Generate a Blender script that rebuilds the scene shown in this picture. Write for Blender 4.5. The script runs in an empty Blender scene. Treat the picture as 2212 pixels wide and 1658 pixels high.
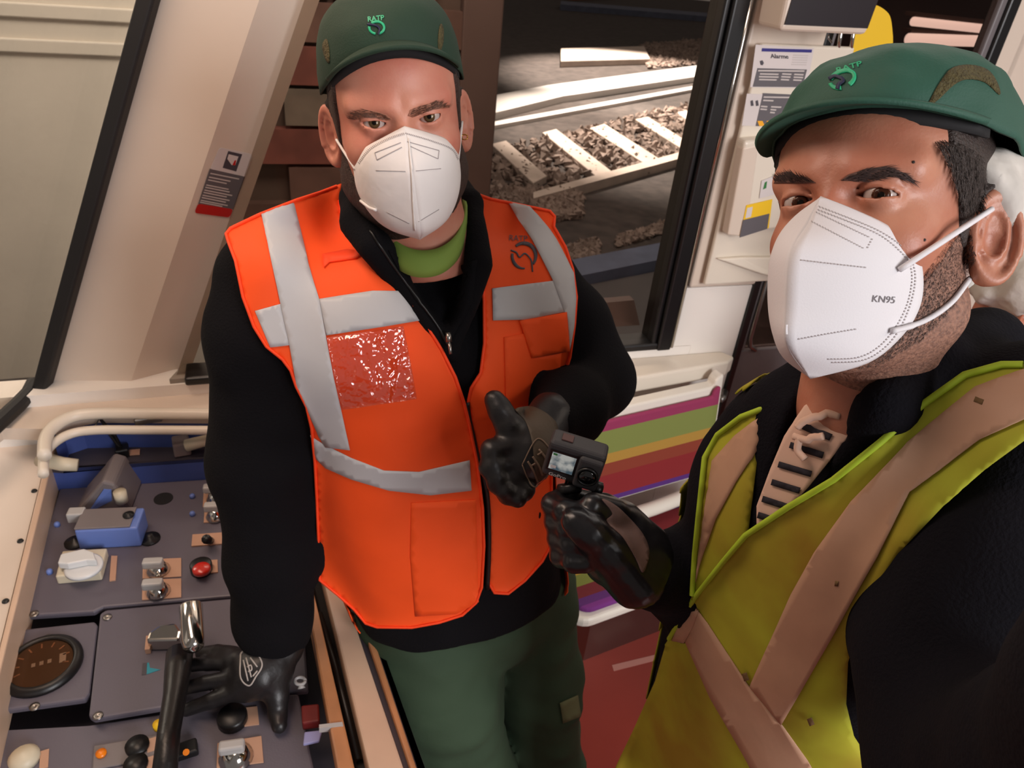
import bpy, bmesh, math, random
import numpy as np
from mathutils import Vector, Matrix
from mathutils.bvhtree import BVHTree
from mathutils.geometry import delaunay_2d_cdt

SC = bpy.context.scene
COL = SC.collection
# ------------------------------------------------------------------ camera
IW, IH = 2212, 1658
F = 1600.0                       # focal length in pixels of the 2212 px wide frame
CX, CY = IW / 2, IH / 2
PITCH, ROLL = math.radians(32.0), math.radians(6.0)
CAM = Vector((0, 0, 1.90))
FWD = Vector((0, math.cos(PITCH), -math.sin(PITCH)))
UP0 = Vector((0, math.sin(PITCH), math.cos(PITCH)))
RT0 = Vector((1, 0, 0))
RT = RT0 * math.cos(ROLL) + UP0 * math.sin(ROLL)
UPV = UP0 * math.cos(ROLL) - RT0 * math.sin(ROLL)
cd = bpy.data.cameras.new('camera'); cam = bpy.data.objects.new('camera', cd); COL.objects.link(cam)
cd.sensor_fit = 'HORIZONTAL'; cd.sensor_width = 36.0; cd.lens = 36.0 * F / IW
cd.clip_start = 0.02; cd.clip_end = 200
cd.dof.use_dof = True; cd.dof.focus_distance = 0.66; cd.dof.aperture_fstop = 16.0
m3 = Matrix((RT, UPV, -FWD)).transposed()
cam.matrix_world = Matrix.Translation(CAM) @ m3.to_4x4()
SC.camera = cam
# ------------------------------------------------------------------ world, lights, exposure
w = bpy.data.worlds.new('world'); SC.world = w; w.use_nodes = True
bg = w.node_tree.nodes['Background']
bg.inputs[0].default_value = (1.0, 0.9, 0.86, 1); bg.inputs[1].default_value = 0.16

def area(name, loc, target, sx, sy, power, col):
    l = bpy.data.lights.new(name, 'AREA'); l.shape = 'RECTANGLE'; l.size = sx; l.size_y = sy
    l.energy = power; l.color = col
    o = bpy.data.objects.new(name, l); COL.objects.link(o); o.location = loc
    o.rotation_euler = (Vector(target) - Vector(loc)).to_track_quat('-Z', 'Y').to_euler()
    return o
# daylight from the open doorway / windows of the opposite side, behind the camera on the right
area('daylight_doorway', (2.7, -2.3, 2.5), (0.1, 0.9, 1.3), 1.4, 1.7, 122, (1.0, 0.98, 1.0))
# windscreen daylight from the left
area('daylight_windscreen', (-1.9, 0.0, 1.75), (-0.5, 1.0, 1.0), 1.0, 1.2, 1.5, (1.0, 0.93, 0.88))
# ceiling light strip of the saloon
area('ceiling_strip_light', (1.6, 0.5, 2.4), (1.4, 0.6, 0.0), 1.8, 0.4, 9, (1.0, 0.82, 0.68))
area('ceiling_strip_light_front', (-0.85, 0.85, 2.45), (-0.7, 1.05, 0.0), 1.2, 0.35, 14, (1.0, 0.78, 0.66))
# shaft of daylight on the tracks outside
def spot(name, loc, target, power, ang, col, blend=0.15):
    l = bpy.data.lights.new(name, 'SPOT'); l.energy = power; l.color = col; l.spot_size = math.radians(ang)
    l.spot_blend = blend; l.shadow_soft_size = 0.05
    o = bpy.data.objects.new(name, l); COL.objects.link(o); o.location = loc
    o.rotation_euler = (Vector(target) - Vector(loc)).to_track_quat('-Z', 'Y').to_euler()
    return o
vs = SC.view_settings
vs.view_transform = 'Standard'; vs.look = 'None'; vs.exposure = 0.2; vs.gamma = 1.0
vs.use_curve_mapping = False
random.seed(5); RNG = np.random.default_rng(5)

# ------------------------------------------------------------------ pixel helpers
def P(px, py, d):
    """world point seen at pixel (px, py) of the 2212x1658 frame at axial depth d"""
    return CAM + (FWD + RT * ((px - CX) / F) - UPV * ((py - CY) / F)) * d
def ray(px, py):
    return FWD + RT * ((px - CX) / F) - UPV * ((py - CY) / F)
def onplane(px, py, p0, n):
    r = ray(px, py); p0 = Vector(p0); n = Vector(n)
    return CAM + r * ((p0 - CAM).dot(n) / r.dot(n))
def onz(px, py, z):
    return onplane(px, py, (0, 0, z), (0, 0, 1))
def pix(p):
    q = Vector(p) - CAM; d = q.dot(FWD)
    return CX + q.dot(RT) / d * F, CY - q.dot(UPV) / d * F, d
def azv(deg, dep=0):
    a, e = math.radians(deg), math.radians(dep)
    return Vector((math.sin(a) * math.cos(e), math.cos(a) * math.cos(e), -math.sin(e)))
Z = Vector((0, 0, 1))

# ------------------------------------------------------------------ materials
def lin(c):
    return tuple(((v / 255) / 12.92 if v / 255 <= 0.04045 else ((v / 255 + 0.055) / 1.055) ** 2.4) for v in c[:3]) + (1,)
MATS = {}
def mat(name, col=(128, 128, 128), rough=0.6, metal=0.0, bump=0.0, bscale=60.0, var=0.0, vscale=8.0, spec=0.5,
        sheen=0.0, emit=None, emits=0.0, stretch=None, coat=0.0, var_col=None, sss=0.0, detail=4.0):
    m = bpy.data.materials.new(name); m.use_nodes = True; MATS[name] = m
    nt = m.node_tree; N, L = nt.nodes, nt.links; b = N['Principled BSDF']
    c = lin(col); b.inputs['Base Color'].default_value = c
    b.inputs['Roughness'].default_value = rough; b.inputs['Metallic'].default_value = metal
    b.inputs['Specular IOR Level'].default_value = spec
    if sheen: b.inputs['Sheen Weight'].default_value = sheen
    if coat: b.inputs['Coat Weight'].default_value = coat
    if sss:
        b.inputs['Subsurface Weight'].default_value = sss; b.inputs['Subsurface Radius'].default_value = (0.010, 0.004, 0.002)
        b.inputs['Subsurface Scale'].default_value = 1.0
    if emit: b.inputs['Emission Color'].default_value = lin(emit); b.inputs['Emission Strength'].default_value = emits
    if var or bump:
        tc = N.new('ShaderNodeTexCoord'); src = tc.outputs['Object']
        if stretch:
            mp = N.new('ShaderNodeMapping'); mp.inputs['Scale'].default_value = stretch
            L.new(src, mp.inputs[0]); src = mp.outputs[0]
    if var:
        n = N.new('ShaderNodeTexNoise'); n.inputs['Scale'].default_value = vscale; n.inputs['Detail'].default_value = detail
        L.new(src, n.inputs['Vector'])
        r = N.new('ShaderNodeMapRange'); r.inputs[1].default_value = 0.3; r.inputs[2].default_value = 0.7
        L.new(n.outputs[0], r.inputs[0])
        mx = N.new('ShaderNodeMix'); mx.data_type = 'RGBA'; L.new(r.outputs[0], mx.inputs[0])
        c2 = lin(var_col) if var_col else tuple(v * (1 - var) for v in c[:3]) + (1,)
        mx.inputs[6].default_value = c2; mx.inputs[7].default_value = c
        L.new(mx.outputs[2], b.inputs['Base Color'])
    if bump:
        n2 = N.new('ShaderNodeTexNoise'); n2.inputs['Scale'].default_value = bscale; n2.inputs['Detail'].default_value = 3
        L.new(src, n2.inputs['Vector'])
        bp = N.new('ShaderNodeBump'); bp.inputs['Strength'].default_value = bump; bp.inputs['Distance'].default_value = 0.004
        L.new(n2.outputs[0], bp.inputs['Height']); L.new(bp.outputs[0], b.inputs['Normal'])
    return m
def glass_mat(name, tint=(210, 210, 205), fac=0.10, rough=0.02, flat=False):
    m = bpy.data.materials.new(name); m.use_nodes = True; MATS[name] = m
    nt = m.node_tree; N, L = nt.nodes, nt.links
    for n in list(N): N.remove(n)
    out = N.new('ShaderNodeOutputMaterial'); mx = N.new('ShaderNodeMixShader')
    t = N.new('ShaderNodeBsdfTransparent'); t.inputs[0].default_value = lin(tint)
    g = N.new('ShaderNodeBsdfGlossy'); g.inputs['Roughness'].default_value = rough; g.inputs[0].default_value = (1, 1, 1, 1)
    fr = N.new('ShaderNodeFresnel'); fr.inputs[0].default_value = 1.12
    ad = N.new('ShaderNodeMath'); ad.operation = 'ADD'; ad.inputs[1].default_value = fac; ad.use_clamp = True
    if flat: ad.inputs[0].default_value = 0.0
    else: L.new(fr.outputs[0], ad.inputs[0])
    L.new(ad.outputs[0], mx.inputs[0])
    L.new(t.outputs[0], mx.inputs[1]); L.new(g.outputs[0], mx.inputs[2]); L.new(mx.outputs[0], out.inputs[0])
    return m

# ------------------------------------------------------------------ objects
WLD = {}
def wm(o): return WLD.get(o.name_full, Matrix.Identity(4))
def tag(o, label=None, cat=None, group=None, kind=None):
    if label: o['label'] = label
    if cat: o['category'] = cat
    if group: o['group'] = group
    if kind: o['kind'] = kind
    return o
def thing(name, loc, label=None, cat=None, group=None, kind=None):
    o = bpy.data.objects.new(name, None); o.empty_display_size = 0.05; COL.objects.link(o)
    o.location = Vector(loc); WLD[o.name_full] = Matrix.Translation(Vector(loc))
    return tag(o, label, cat, group, kind)
def obj(name, vf, m, parent=None, smooth=False, bevel=0.0, bseg=2, solid=0.0, sub=0, label=None, cat=None, group=None, kind=None):
    V, Fc = (vf.V, vf.F) if isinstance(vf, MB) else vf
    me = bpy.data.meshes.new(name)
    V = [tuple(v) for v in V]
    off = Vector((0, 0, 0))
    if parent is None and len(V):
        a = np.array(V); lo, hi = a.min(0), a.max(0)
        off = Vector(((lo[0] + hi[0]) / 2, (lo[1] + hi[1]) / 2, lo[2]))
        V = [tuple(x) for x in (a - np.array(off))]
    me.from_pydata(V, [], [tuple(int(i) for i in f) for f in Fc]); me.validate(); me.update()
    if isinstance(m, str): m = MATS[m]
    if m: me.materials.append(m)
    if smooth: me.polygons.foreach_set('use_smooth', [True] * len(me.polygons))
    o = bpy.data.objects.new(name, me); COL.objects.link(o)
    if parent is None:
        o.location = off; WLD[o.name_full] = Matrix.Translation(off)
    else:
        o.parent = parent; o.matrix_parent_inverse = wm(parent).inverted()
        WLD[o.name_full] = Matrix.Identity(4)
    if solid:
        s = o.modifiers.new('solid', 'SOLIDIFY'); s.thickness = solid; s.offset = -1
    if bevel:
        b = o.modifiers.new('bevel', 'BEVEL'); b.width = bevel; b.segments = bseg; b.limit_method = 'ANGLE'; b.angle_limit = math.radians(40)
        b.harden_normals = False
    if sub:
        s = o.modifiers.new('sub', 'SUBSURF'); s.levels = sub; s.render_levels = sub
    return tag(o, label, cat, group, kind)

class MB:
    def __init__(s): s.V = []; s.F = []
    def add(s, V, Fc):
        k = len(s.V); s.V += [Vector(v) for v in V]; s.F += [tuple(i + k for i in f) for f in Fc]; return s
    def box(s, c, ux, uy, uz, hx, hy, hz):
        c = Vector(c); V = []
        for k in (-1, 1):
            for j in (-1, 1):
                for i in (-1, 1): V.append(c + Vector(ux) * (i * hx) + Vector(uy) * (j * hy) + Vector(uz) * (k * hz))
        return s.add(V, [(0, 2, 3, 1), (4, 5, 7, 6), (0, 1, 5, 4), (2, 6, 7, 3), (0, 4, 6, 2), (1, 3, 7, 5)])
    def prism(s, poly, ext):
        n = len(poly); ext = Vector(ext); V = [Vector(p) for p in poly] + [Vector(p) + ext for p in poly]
        Fc = [tuple(reversed(range(n))), tuple(range(n, 2 * n))] + [(i, (i + 1) % n, n + (i + 1) % n, n + i) for i in range(n)]
        return s.add(V, Fc)
    def tube(s, path, rad, seg=12, caps=True, flat=1.0, updir=None):
        path = [Vector(p) for p in path]; n = len(path)
        if not hasattr(rad, '__len__'): rad = [rad] * n
        t0 = (path[1] - path[0]).normalized()
        up = Vector(updir) if updir is not None else (Z if abs(t0.z) < 0.9 else Vector((1, 0, 0)))
        V = []
        for i in range(n):
            t = (path[min(i + 1, n - 1)] - path[max(i - 1, 0)]).normalized()
            a = up - t * up.dot(t)
            a = a.normalized() if a.length > 1e-6 else t.orthogonal().normalized()
            b = t.cross(a); up = a
            for k in range(seg):
                q = 2 * math.pi * k / seg
                V.append(path[i] + a * (math.cos(q) * rad[i] * flat) + b * (math.sin(q) * rad[i]))
        Fc = [(i * seg + k, i * seg + (k + 1) % seg, (i + 1) * seg + (k + 1) % seg, (i + 1) * seg + k) for i in range(n - 1) for k in range(seg)]
        if caps: Fc += [tuple(reversed(range(seg))), tuple(range((n - 1) * seg, n * seg))]
        return s.add(V, Fc)
    def lathe(s, o, ax, prof, seg=24, ref=None):
        o = Vector(o); ax = Vector(ax).normalized(); a = Vector(ref).normalized() if ref is not None else ax.orthogonal().normalized()
        b = ax.cross(a); V = []; n = len(prof)
        for r, h in prof:
            for k in range(seg):
                q = 2 * math.pi * k / seg
                V.append(o + ax * h + (a * math.cos(q) + b * math.sin(q)) * r)
        Fc = [(i * seg + k, i * seg + (k + 1) % seg, (i + 1) * seg + (k + 1) % seg, (i + 1) * seg + k) for i in range(n - 1) for k in range(seg)]
        Fc += [tuple(reversed(range(seg))), tuple(range((n - 1) * seg, n * seg))]
        return s.add(V, Fc)
    def grid(s, pts):
        """pts[i][j] -> surface patch"""
        n, m_ = len(pts), len(pts[0]); V = [p for r in pts for p in r]
        return s.add(V, [(i * m_ + j, i * m_ + j + 1, (i + 1) * m_ + j + 1, (i + 1) * m_ + j) for i in range(n - 1) for j in range(m_ - 1)])
def spline(pts, n):
    """Catmull-Rom through pts (any dimension), n samples"""
    p = np.array([list(q) for q in pts], float); k = len(p)
    p = np.vstack([2 * p[0] - p[1], p, 2 * p[-1] - p[-2]])
    out = []
    for t in np.linspace(0, k - 1, n):
        i = min(int(t), k - 2); u = t - i; a, b, c, d = p[i], p[i + 1], p[i + 2], p[i + 3]
        out.append(0.5 * (2 * b + (c - a) * u + (2 * a - 5 * b + 4 * c - d) * u * u + (3 * b - a - 3 * c + d) * u ** 3))
    return np.array(out)

# ------------------------------------------------------------------ signed distance modelling
def L3(v): return np.array(list(v), float)
def smin(a, b, k):
    h = np.clip(0.5 + 0.5 * (b - a) / k, 0, 1); return b * (1 - h) + a * h - k * h * (1 - h)
def smax(a, b, k): return -smin(-a, -b, k)
def cone(p, a, b, ra, rb):
    a, b = L3(a), L3(b); ba = b - a; h = np.clip(((p - a) @ ba) / (ba @ ba), 0, 1)
    return np.linalg.norm(p - a - h[:, None] * ba, axis=1) - (ra + (rb - ra) * h)
def ell(p, c, r, R=None):
    q = p - L3(c)
    if R is not None: q = q @ R            # columns of R: local axes
    r = L3(r); k0 = np.linalg.norm(q / r, axis=1); k1 = np.linalg.norm(q / (r * r), axis=1)
    return k0 * (k0 - 1) / np.maximum(k1, 1e-9)
def chain(p, pts, k=0.0):
    d = None
    for (a, ra), (b, rb) in zip(pts[:-1], pts[1:]):
        e = cone(p, a, b, ra, rb); d = e if d is None else (smin(d, e, k) if k else np.minimum(d, e))
    return d
def axes(x, y, z): return np.array([list(x), list(y), list(z)], float).T
def vnoise(p, scale, seed=0):
    """smooth value noise in -1..1"""
    q = p * scale; i = np.floor(q).astype(np.int64); f = q - i; f = f * f * (3 - 2 * f); r = 0
    def h(ix, iy, iz):
        n = (ix * 374761393 + iy * 668265263 + iz * 2147483647 + seed * 1274126177) & 0xffffffff
        n = ((n ^ (n >> 13)) * 1274126177) & 0xffffffff
        return ((n ^ (n >> 16)) & 0xffff) / 32767.5 - 1
    for a in (0, 1):
        for b in (0, 1):
            for c in (0, 1):
                r = r + h(i[:, 0] + a, i[:, 1] + b, i[:, 2] + c) * (f[:, 0] if a else 1 - f[:, 0]) * (f[:, 1] if b else 1 - f[:, 1]) * (f[:, 2] if c else 1 - f[:, 2])
    return r
def nets(sdf, lo, hi, h, band=2.2):
    """surface nets of sdf(points Nx3) inside the box lo..hi with cell size h"""
    lo, hi = L3(lo), L3(hi); n = np.ceil((hi - lo) / h).astype(int) + 1
    S = 4; nc = n // S + 2
    gc = np.stack(np.meshgrid(*[np.arange(k) for k in nc], indexing='ij'), -1).reshape(-1, 3)
    dc = sdf(lo + gc * (h * S)).reshape(nc)
    idx = [np.minimum(np.arange(k) / S, kc - 1.001) for k, kc in zip(n, nc)]
    i0 = [np.floor(v + 0.5).astype(int) for v in idx]
    D = dc[np.ix_(*i0)].copy()
    mask = np.abs(D) < h * S * band
    ii = np.argwhere(mask)
    for c in range(0, len(ii), 400000):
        s_ = ii[c:c + 400000]; D[s_[:, 0], s_[:, 1], s_[:, 2]] = sdf(lo + s_ * h)
    D[0] = D[-1] = 1e-3 + np.abs(D[0]); D[:, 0] = np.abs(D[:, 0]) + 1e-3; D[:, -1] = np.abs(D[:, -1]) + 1e-3
    D[-1] = np.abs(D[-1]) + 1e-3; D[:, :, 0] = np.abs(D[:, :, 0]) + 1e-3; D[:, :, -1] = np.abs(D[:, :, -1]) + 1e-3
    sg = D < 0
    cnt = np.zeros(tuple(n - 1), int)
    for a in (0, 1):
        for b in (0, 1):
            for c in (0, 1): cnt += sg[a:n[0] - 1 + a, b:n[1] - 1 + b, c:n[2] - 1 + c]
    act = (cnt > 0) & (cnt < 8)
    ac = np.argwhere(act); vid = -np.ones(act.shape, int); vid[act] = np.arange(len(ac))
    pos = np.zeros((len(ac), 3)); num = np.zeros(len(ac))
    cor = [(a, b, c) for a in (0, 1) for b in (0, 1) for c in (0, 1)]
    for A in cor:
        for ax in range(3):
            if A[ax]: continue
            B = list(A); B[ax] = 1
            da = D[ac[:, 0] + A[0], ac[:, 1] + A[1], ac[:, 2] + A[2]]; db = D[ac[:, 0] + B[0], ac[:, 1] + B[1], ac[:, 2] + B[2]]
            x = (da < 0) != (db < 0); t = np.where(x, da / np.where(x, da - db, 1), 0)
            q = np.array(A, float)[None] + 0; q = np.repeat(q, len(ac), 0); q[:, ax] += t
            pos[x] += q[x]; num[x] += 1
    pos = lo + (ac + pos / num[:, None]) * h
    faces = []
    for ax in range(3):
        o1, o2 = [(1, 2), (2, 0), (0, 1)][ax]
        sl = [slice(1, -1)] * 3; sl[ax] = slice(0, -1); s2 = [slice(1, -1)] * 3; s2[ax] = slice(1, None)
        a, b = sg[tuple(sl)], sg[tuple(s2)]
        for flag in (True, False):
            e = np.argwhere((a != b) & (a == flag))
            if not len(e): continue
            e = e + 1; e[:, ax] -= 1
            def v(d1, d2):
                q = e.copy(); q[:, o1] += d1; q[:, o2] += d2
                return vid[q[:, 0], q[:, 1], q[:, 2]]
            f = np.stack([v(-1, -1), v(0, -1), v(0, 0), v(-1, 0)], 1)
            if not flag: f = f[:, ::-1]
            faces.append(f)
    f = np.concatenate(faces); f = f[(f >= 0).all(1)]
    return pos, f
def xform(vf, M):
    V, f = vf; V = np.asarray(V) @ np.array(M.to_3x3()).T + np.array(M.translation); return V, f
def bvh_of(vf): return BVHTree.FromPolygons([tuple(v) for v in vf[0]], [tuple(int(i) for i in q) for q in vf[1]])

# ------------------------------------------------------------------ cloth pieces laid on a surface
def fill_poly(polys, step):
    """2-D polygons -> constrained triangulation with inner points: verts (N,2), faces"""
    V, E, reg = [], [], []
    for poly in polys:
        pl = [np.array(q, float) for q in poly]; pts = []
        for a, b in zip(pl, pl[1:] + pl[:1]):
            n = max(1, int(np.linalg.norm(b - a) / step))
            pts += [a + (b - a) * i / n for i in range(n)]
        k = len(V); V += pts; E += [(k + i, k + (i + 1) % len(pts)) for i in range(len(pts))]; reg.append(np.array(pts))
    allp = np.vstack(reg); lo, hi = allp.min(0), allp.max(0)
    xs = np.arange(lo[0] + step / 2, hi[0], step); ys = np.arange(lo[1] + step / 2, hi[1], step * 0.87)
    gx = np.array([(x + (step / 2 if j % 2 else 0), y) for j, y in enumerate(ys) for x in xs])
    if len(gx):
        ins = np.zeros(len(gx), bool); dist = np.full(len(gx), 1e9)
        for pts in reg:
            q = np.roll(pts, -1, 0)
            for a, b in zip(pts, q):
                c = ((a[1] > gx[:, 1]) != (b[1] > gx[:, 1]))
                with np.errstate(divide='ignore', invalid='ignore'):
                    xx = (b[0] - a[0]) * (gx[:, 1] - a[1]) / (b[1] - a[1]) + a[0]
                ins ^= c & (gx[:, 0] < xx)
                dist = np.minimum(dist, np.hypot(gx[:, 0] - a[0], gx[:, 1] - a[1]))
        gx = gx[ins & (dist > step * 0.5)]
        V += [g for g in gx]
    r = delaunay_2d_cdt([Vector((float(v[0]), float(v[1]))) for v in V], E, [], 1, 1e-5)
    vv, ff = np.array([list(v) for v in r[0]]), r[2]
    keep = []
    for f in ff:
        c = vv[list(f)].mean(0); ins = False
        for pts in reg:
            q = np.roll(pts, -1, 0)
            cc = (pts[:, 1] > c[1]) != (q[:, 1] > c[1])
            xx = (q[:, 0] - pts[:, 0]) * (c[1] - pts[:, 1]) / np.where(q[:, 1] == pts[:, 1], 1e-9, q[:, 1] - pts[:, 1]) + pts[:, 0]
            if (cc & (c[0] < xx)).sum() % 2: ins = not ins
        if ins: keep.append(f)
    return vv, keep
def lay(bvh, uv, off, d0=None):
    """lay 2-D pixel points on the surface bvh (cast from the lens), lifted off by off along the normal"""
    out = [None] * len(uv); hits = []
    for i, (x, y) in enumerate(uv):
        r = ray(x, y).normalized(); h = bvh.ray_cast(CAM, r)
        if h[0] is not None:
            n = h[1]
            if n.dot(r) > 0: n = -n
            out[i] = h[0] + n * off; hits.append(i)
    if len(hits) < len(uv):
        hp = np.array([uv[i] for i in hits])
        for i, (x, y) in enumerate(uv):
            if out[i] is None:
                j = hits[int(np.argmin(((hp - np.array([x, y])) ** 2).sum(1)))]
                d = (out[j] - CAM).dot(FWD); q = P(x, y, d)
                nn = bvh.find_nearest(q)
                out[i] = q if nn[0] is None else q
    return out
def outward(vf, c):
    V, Fc = vf; c = Vector(c); s = 0.0
    for f in Fc[::7]:
        a, b, d = Vector(V[f[0]]), Vector(V[f[1]]), Vector(V[f[2]])
        s += (b - a).cross(d - a).dot(a - c)
    return (V, Fc) if s > 0 else (V, [tuple(reversed(f)) for f in Fc])
def patch(name, polys, bvh, off, m, parent, step=12, thick=0.002, smooth=True, label=None, ripple=0.0, rs=25, soft=0, **kw):
    if not hasattr(polys[0][0], '__len__'): polys = [polys]
    uv, ff = fill_poly(polys, step); V = lay(bvh, uv, off)
    if soft:
        nb = [set() for _ in uv]
        for f in ff:
            for i in range(len(f)): nb[f[i]].add(f[(i + 1) % len(f)]); nb[f[(i + 1) % len(f)]].add(f[i])
        d = np.array([(v - CAM).dot(FWD) for v in V])
        for _ in range(soft): d = np.array([.4 * d[i] + .6 * np.mean([d[j] for j in nb[i]]) if nb[i] else d[i] for i in range(len(d))])
        V = [P(u[0], u[1], float(k) - off * .35) for u, k in zip(uv, d)]
    if ripple:
        a = np.array([list(v) for v in V]); n = vnoise(a, rs, 3) * ripple
        V = [v - ray(*u).normalized() * float(k) for v, u, k in zip(V, uv, n)]
    # orient towards the viewer
    fs = []
    for f in ff:
        a, b, c = V[f[0]], V[f[1]], V[f[2]]
        n = (b - a).cross(c - a)
        fs.append(tuple(f) if n.dot(CAM - a) > 0 else tuple(reversed(f)))
    return obj(name, (V, fs), m, parent, smooth=smooth, solid=thick, label=label, **kw)
def smoothpoly(pts, n=60):
    """closed smooth outline through pts"""
    p = list(pts); k = len(p); q = p[-2:] + p + p[:2]
    s = spline(q, (k + 3) * max(3, n // k) + 1); m = max(3, n // k)
    return [tuple(v) for v in s[2 * m:(k + 2) * m]]
def text_mesh(body, bold=False):
    c = bpy.data.curves.new('lettering', 'FONT'); c.body = body; c.size = 1.0; c.align_x = 'CENTER'; c.align_y = 'CENTER'
    c.resolution_u = 3
    if bold: c.offset = 0.02
    o = bpy.data.objects.new('lettering', c); COL.objects.link(o); bpy.context.view_layer.update()
    me = bpy.data.meshes.new_from_object(o.evaluated_get(bpy.context.evaluated_depsgraph_get()))
    V = np.array([v.co[:2] for v in me.vertices]); Fc = [tuple(p.vertices) for p in me.polygons]
    bpy.data.objects.remove(o); bpy.data.curves.remove(c); bpy.data.meshes.remove(me)
    return V, Fc
def text_on(name, body, m, parent, fn, bold=False, label=None):
    """fn maps an (x, y) of the lettering (1 = letter size) to a world point"""
    V, Fc = text_mesh(body, bold)
    return obj(name, ([fn(x, y) for x, y in V], Fc), m, parent, label=label)
def text_px(bvh, off, cx, cy, w, ang, skew=0.0, yscale=1.0, width=None):
    """mapping for text_on: centred at pixel (cx, cy), letter size w px, turned by ang degrees"""
    a = math.radians(ang); ex = Vector((math.cos(a), math.sin(a))); ey = Vector((math.sin(a), -math.cos(a)))
    def fn(x, y):
        q = ex * ((x + skew * y) * w) + ey * (y * w * yscale)
        return lay(bvh, [(cx + q.x, cy + q.y)], off)[0]
    return fn
# ================================================================== materials
mat('cream', (222, 206, 190), 0.32, bump=0.03, bscale=20, var=0.06, vscale=3)
mat('cream_light', (226, 216, 200), 0.35)
mat('wall_white', (236, 230, 222), 0.4, bump=0.02)
mat('rubber', (14, 13, 14), 0.35)
mat('rubber_matt', (20, 19, 20), 0.6)
mat('chrome', (200, 196, 190), 0.12, 1.0)
mat('steel', (150, 146, 142), 0.35, 1.0)
mat('floor_red', (150, 62, 52), 0.28, var=0.25, vscale=2.5, bump=0.05, bscale=200)
mat('pale_streak', (188, 128, 116), 0.5)
mat('seat_shell', (232, 226, 214), 0.25)
mat('grey_door', (112, 106, 108), 0.45, var=0.1)
mat('screen_dark', (34, 27, 32), 0.35)
mat('yellow', (240, 195, 30), 0.5)
mat('sticker_white', (214, 206, 204), 0.4)
mat('sticker_grey', (98, 94, 98), 0.4)
mat('sticker_text', (196, 188, 184), 0.5)
mat('navy_print', (40, 34, 120), 0.5)
mat('print_dark', (70, 66, 74), 0.5)
mat('sticker_red', (190, 24, 20), 0.4)
mat('print_green', (50, 120, 60), 0.5)
mat('orange_print', (240, 170, 30), 0.5)
mat('brick_red', (120, 66, 54), 0.85, var=0.45, vscale=5, bump=0.6, bscale=14)
mat('brick_brown', (104, 74, 62), 0.85, var=0.4, vscale=5, bump=0.6, bscale=14)
mat('brick_dirty', (112, 98, 84), 0.85, var=0.4, vscale=5, bump=0.6, bscale=14)
mat('mortar', (84, 66, 56), 0.95, bump=0.5, bscale=25)
mat('plaster', (214, 204, 190), 0.85, bump=0.25, bscale=30, var=0.12, vscale=1.6)
mat('concrete', (128, 120, 112), 0.9, var=0.3, vscale=2, bump=0.4, bscale=20)
mat('asphalt', (84, 80, 80), 0.9, var=0.3, vscale=1.5, bump=0.5, bscale=40)
mat('ballast', (150, 132, 122), 0.9, var=0.5, vscale=3)
mat('ballast_ground', (74, 66, 62), 0.95, var=0.5, vscale=6, bump=1.0, bscale=12)
mat('sleeper_wood', (200, 184, 172), 0.8, var=0.2, vscale=4)
mat('rail_steel', (214, 210, 206), 0.4, 0.3)
mat('kerb_blue', (94, 102, 124), 0.8, var=0.3, vscale=4)
mat('brown_post', (92, 70, 62), 0.6, var=0.15, vscale=3)
glass_mat('window_glass', (226, 220, 214), 0.0)
glass_mat('windscreen_glass', (240, 236, 230), 0.015, flat=True)
glass_mat('door_glass', (190, 176, 170), 0.0)

# ================================================================== setting: train shell
WD = azv(70); WN = Vector((WD.y, -WD.x, 0))              # along the side wall, towards the saloon
W0 = onz(1500, 765, 0.9); W0.z = 0
def W(s, z, o=0.0): return W0 + WD * s + Z * z + WN * o
def onW(px, py, o=0.0): return onplane(px, py, W0 + WN * o, WN)
def sz(px, py, o=0.0):
    q = onW(px, py, o) - W0; return q.dot(WD), q.z
fl = MB().grid([[Vector((-3, -2.5, 0)), Vector((4.5, -2.5, 0))], [Vector((-3, 1.2, 0)) , Vector((4.5, 3.9, 0))]])
fl = MB().prism([Vector((-1.6, -2.5, 0)), Vector((3.5, -2.5, 0)), W(3.2, 0, 0), W(-1.72, 0, 0)], (0, 0, -0.05))
tag(obj('floor', fl, 'floor_red'), 'dark red vinyl floor of the train', kind='structure')
for (a, b, c, d) in [((1300, 1330), (1395, 1310), (1398, 1326), (1302, 1342)), ((1322, 1436), (1422, 1412), (1424, 1424), (1326, 1449))]:
    pts = [onz(*q, 0.0) for q in (a, b, c, d)]
    obj('floor_streak', MB().prism(pts, (0, 0, 0.0006)), 'pale_streak', bpy.data.objects['floor'])  # pale streaks, lighter than the floor around them
# side wall below and beside the window
wl = thing('wall_side', W(-0.5, 0), 'cream and white side wall of the train', kind='structure')
b = MB()
b.prism([W(-1.75, 0), W(-0.02, 0), W(-0.02, 0.93), W(-1.75, 0.93)], WN * -0.07)
obj('lower_panel', b, 'wall_white', wl)
s1, s2 = -0.075, 0.13
b = MB(); b.prism([W(-0.02, 0), W(s2, 0), W(s2, 1.11), W(-0.075, 1.11), W(-0.075, 0.93), W(-0.02, 0.93)], WN * -0.07)
obj('white_panel', b, 'wall_white', wl, bevel=0.003)
b = MB(); b.prism([W(s1, 1.115, 0.012), W(s2, 1.115, 0.012), W(s2, 2.3, 0.012), W(s1, 2.3, 0.012)], WN * -0.08)
obj('upper_panel', b, 'cream', wl, bevel=0.008, bseg=3)
b = MB(); b.prism([W(-1.75, 2.2), W(3.2, 2.2), W(3.2, 2.32), W(-1.75, 2.32)], WN * -0.07)
obj('cornice', b, 'cream', wl)
b = MB(); b.prism([W(0.72, 0), W(3.2, 0), W(3.2, 2.3), W(0.72, 2.3)], WN * -0.07)
obj('end_panel', b, 'cream', wl)
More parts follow.
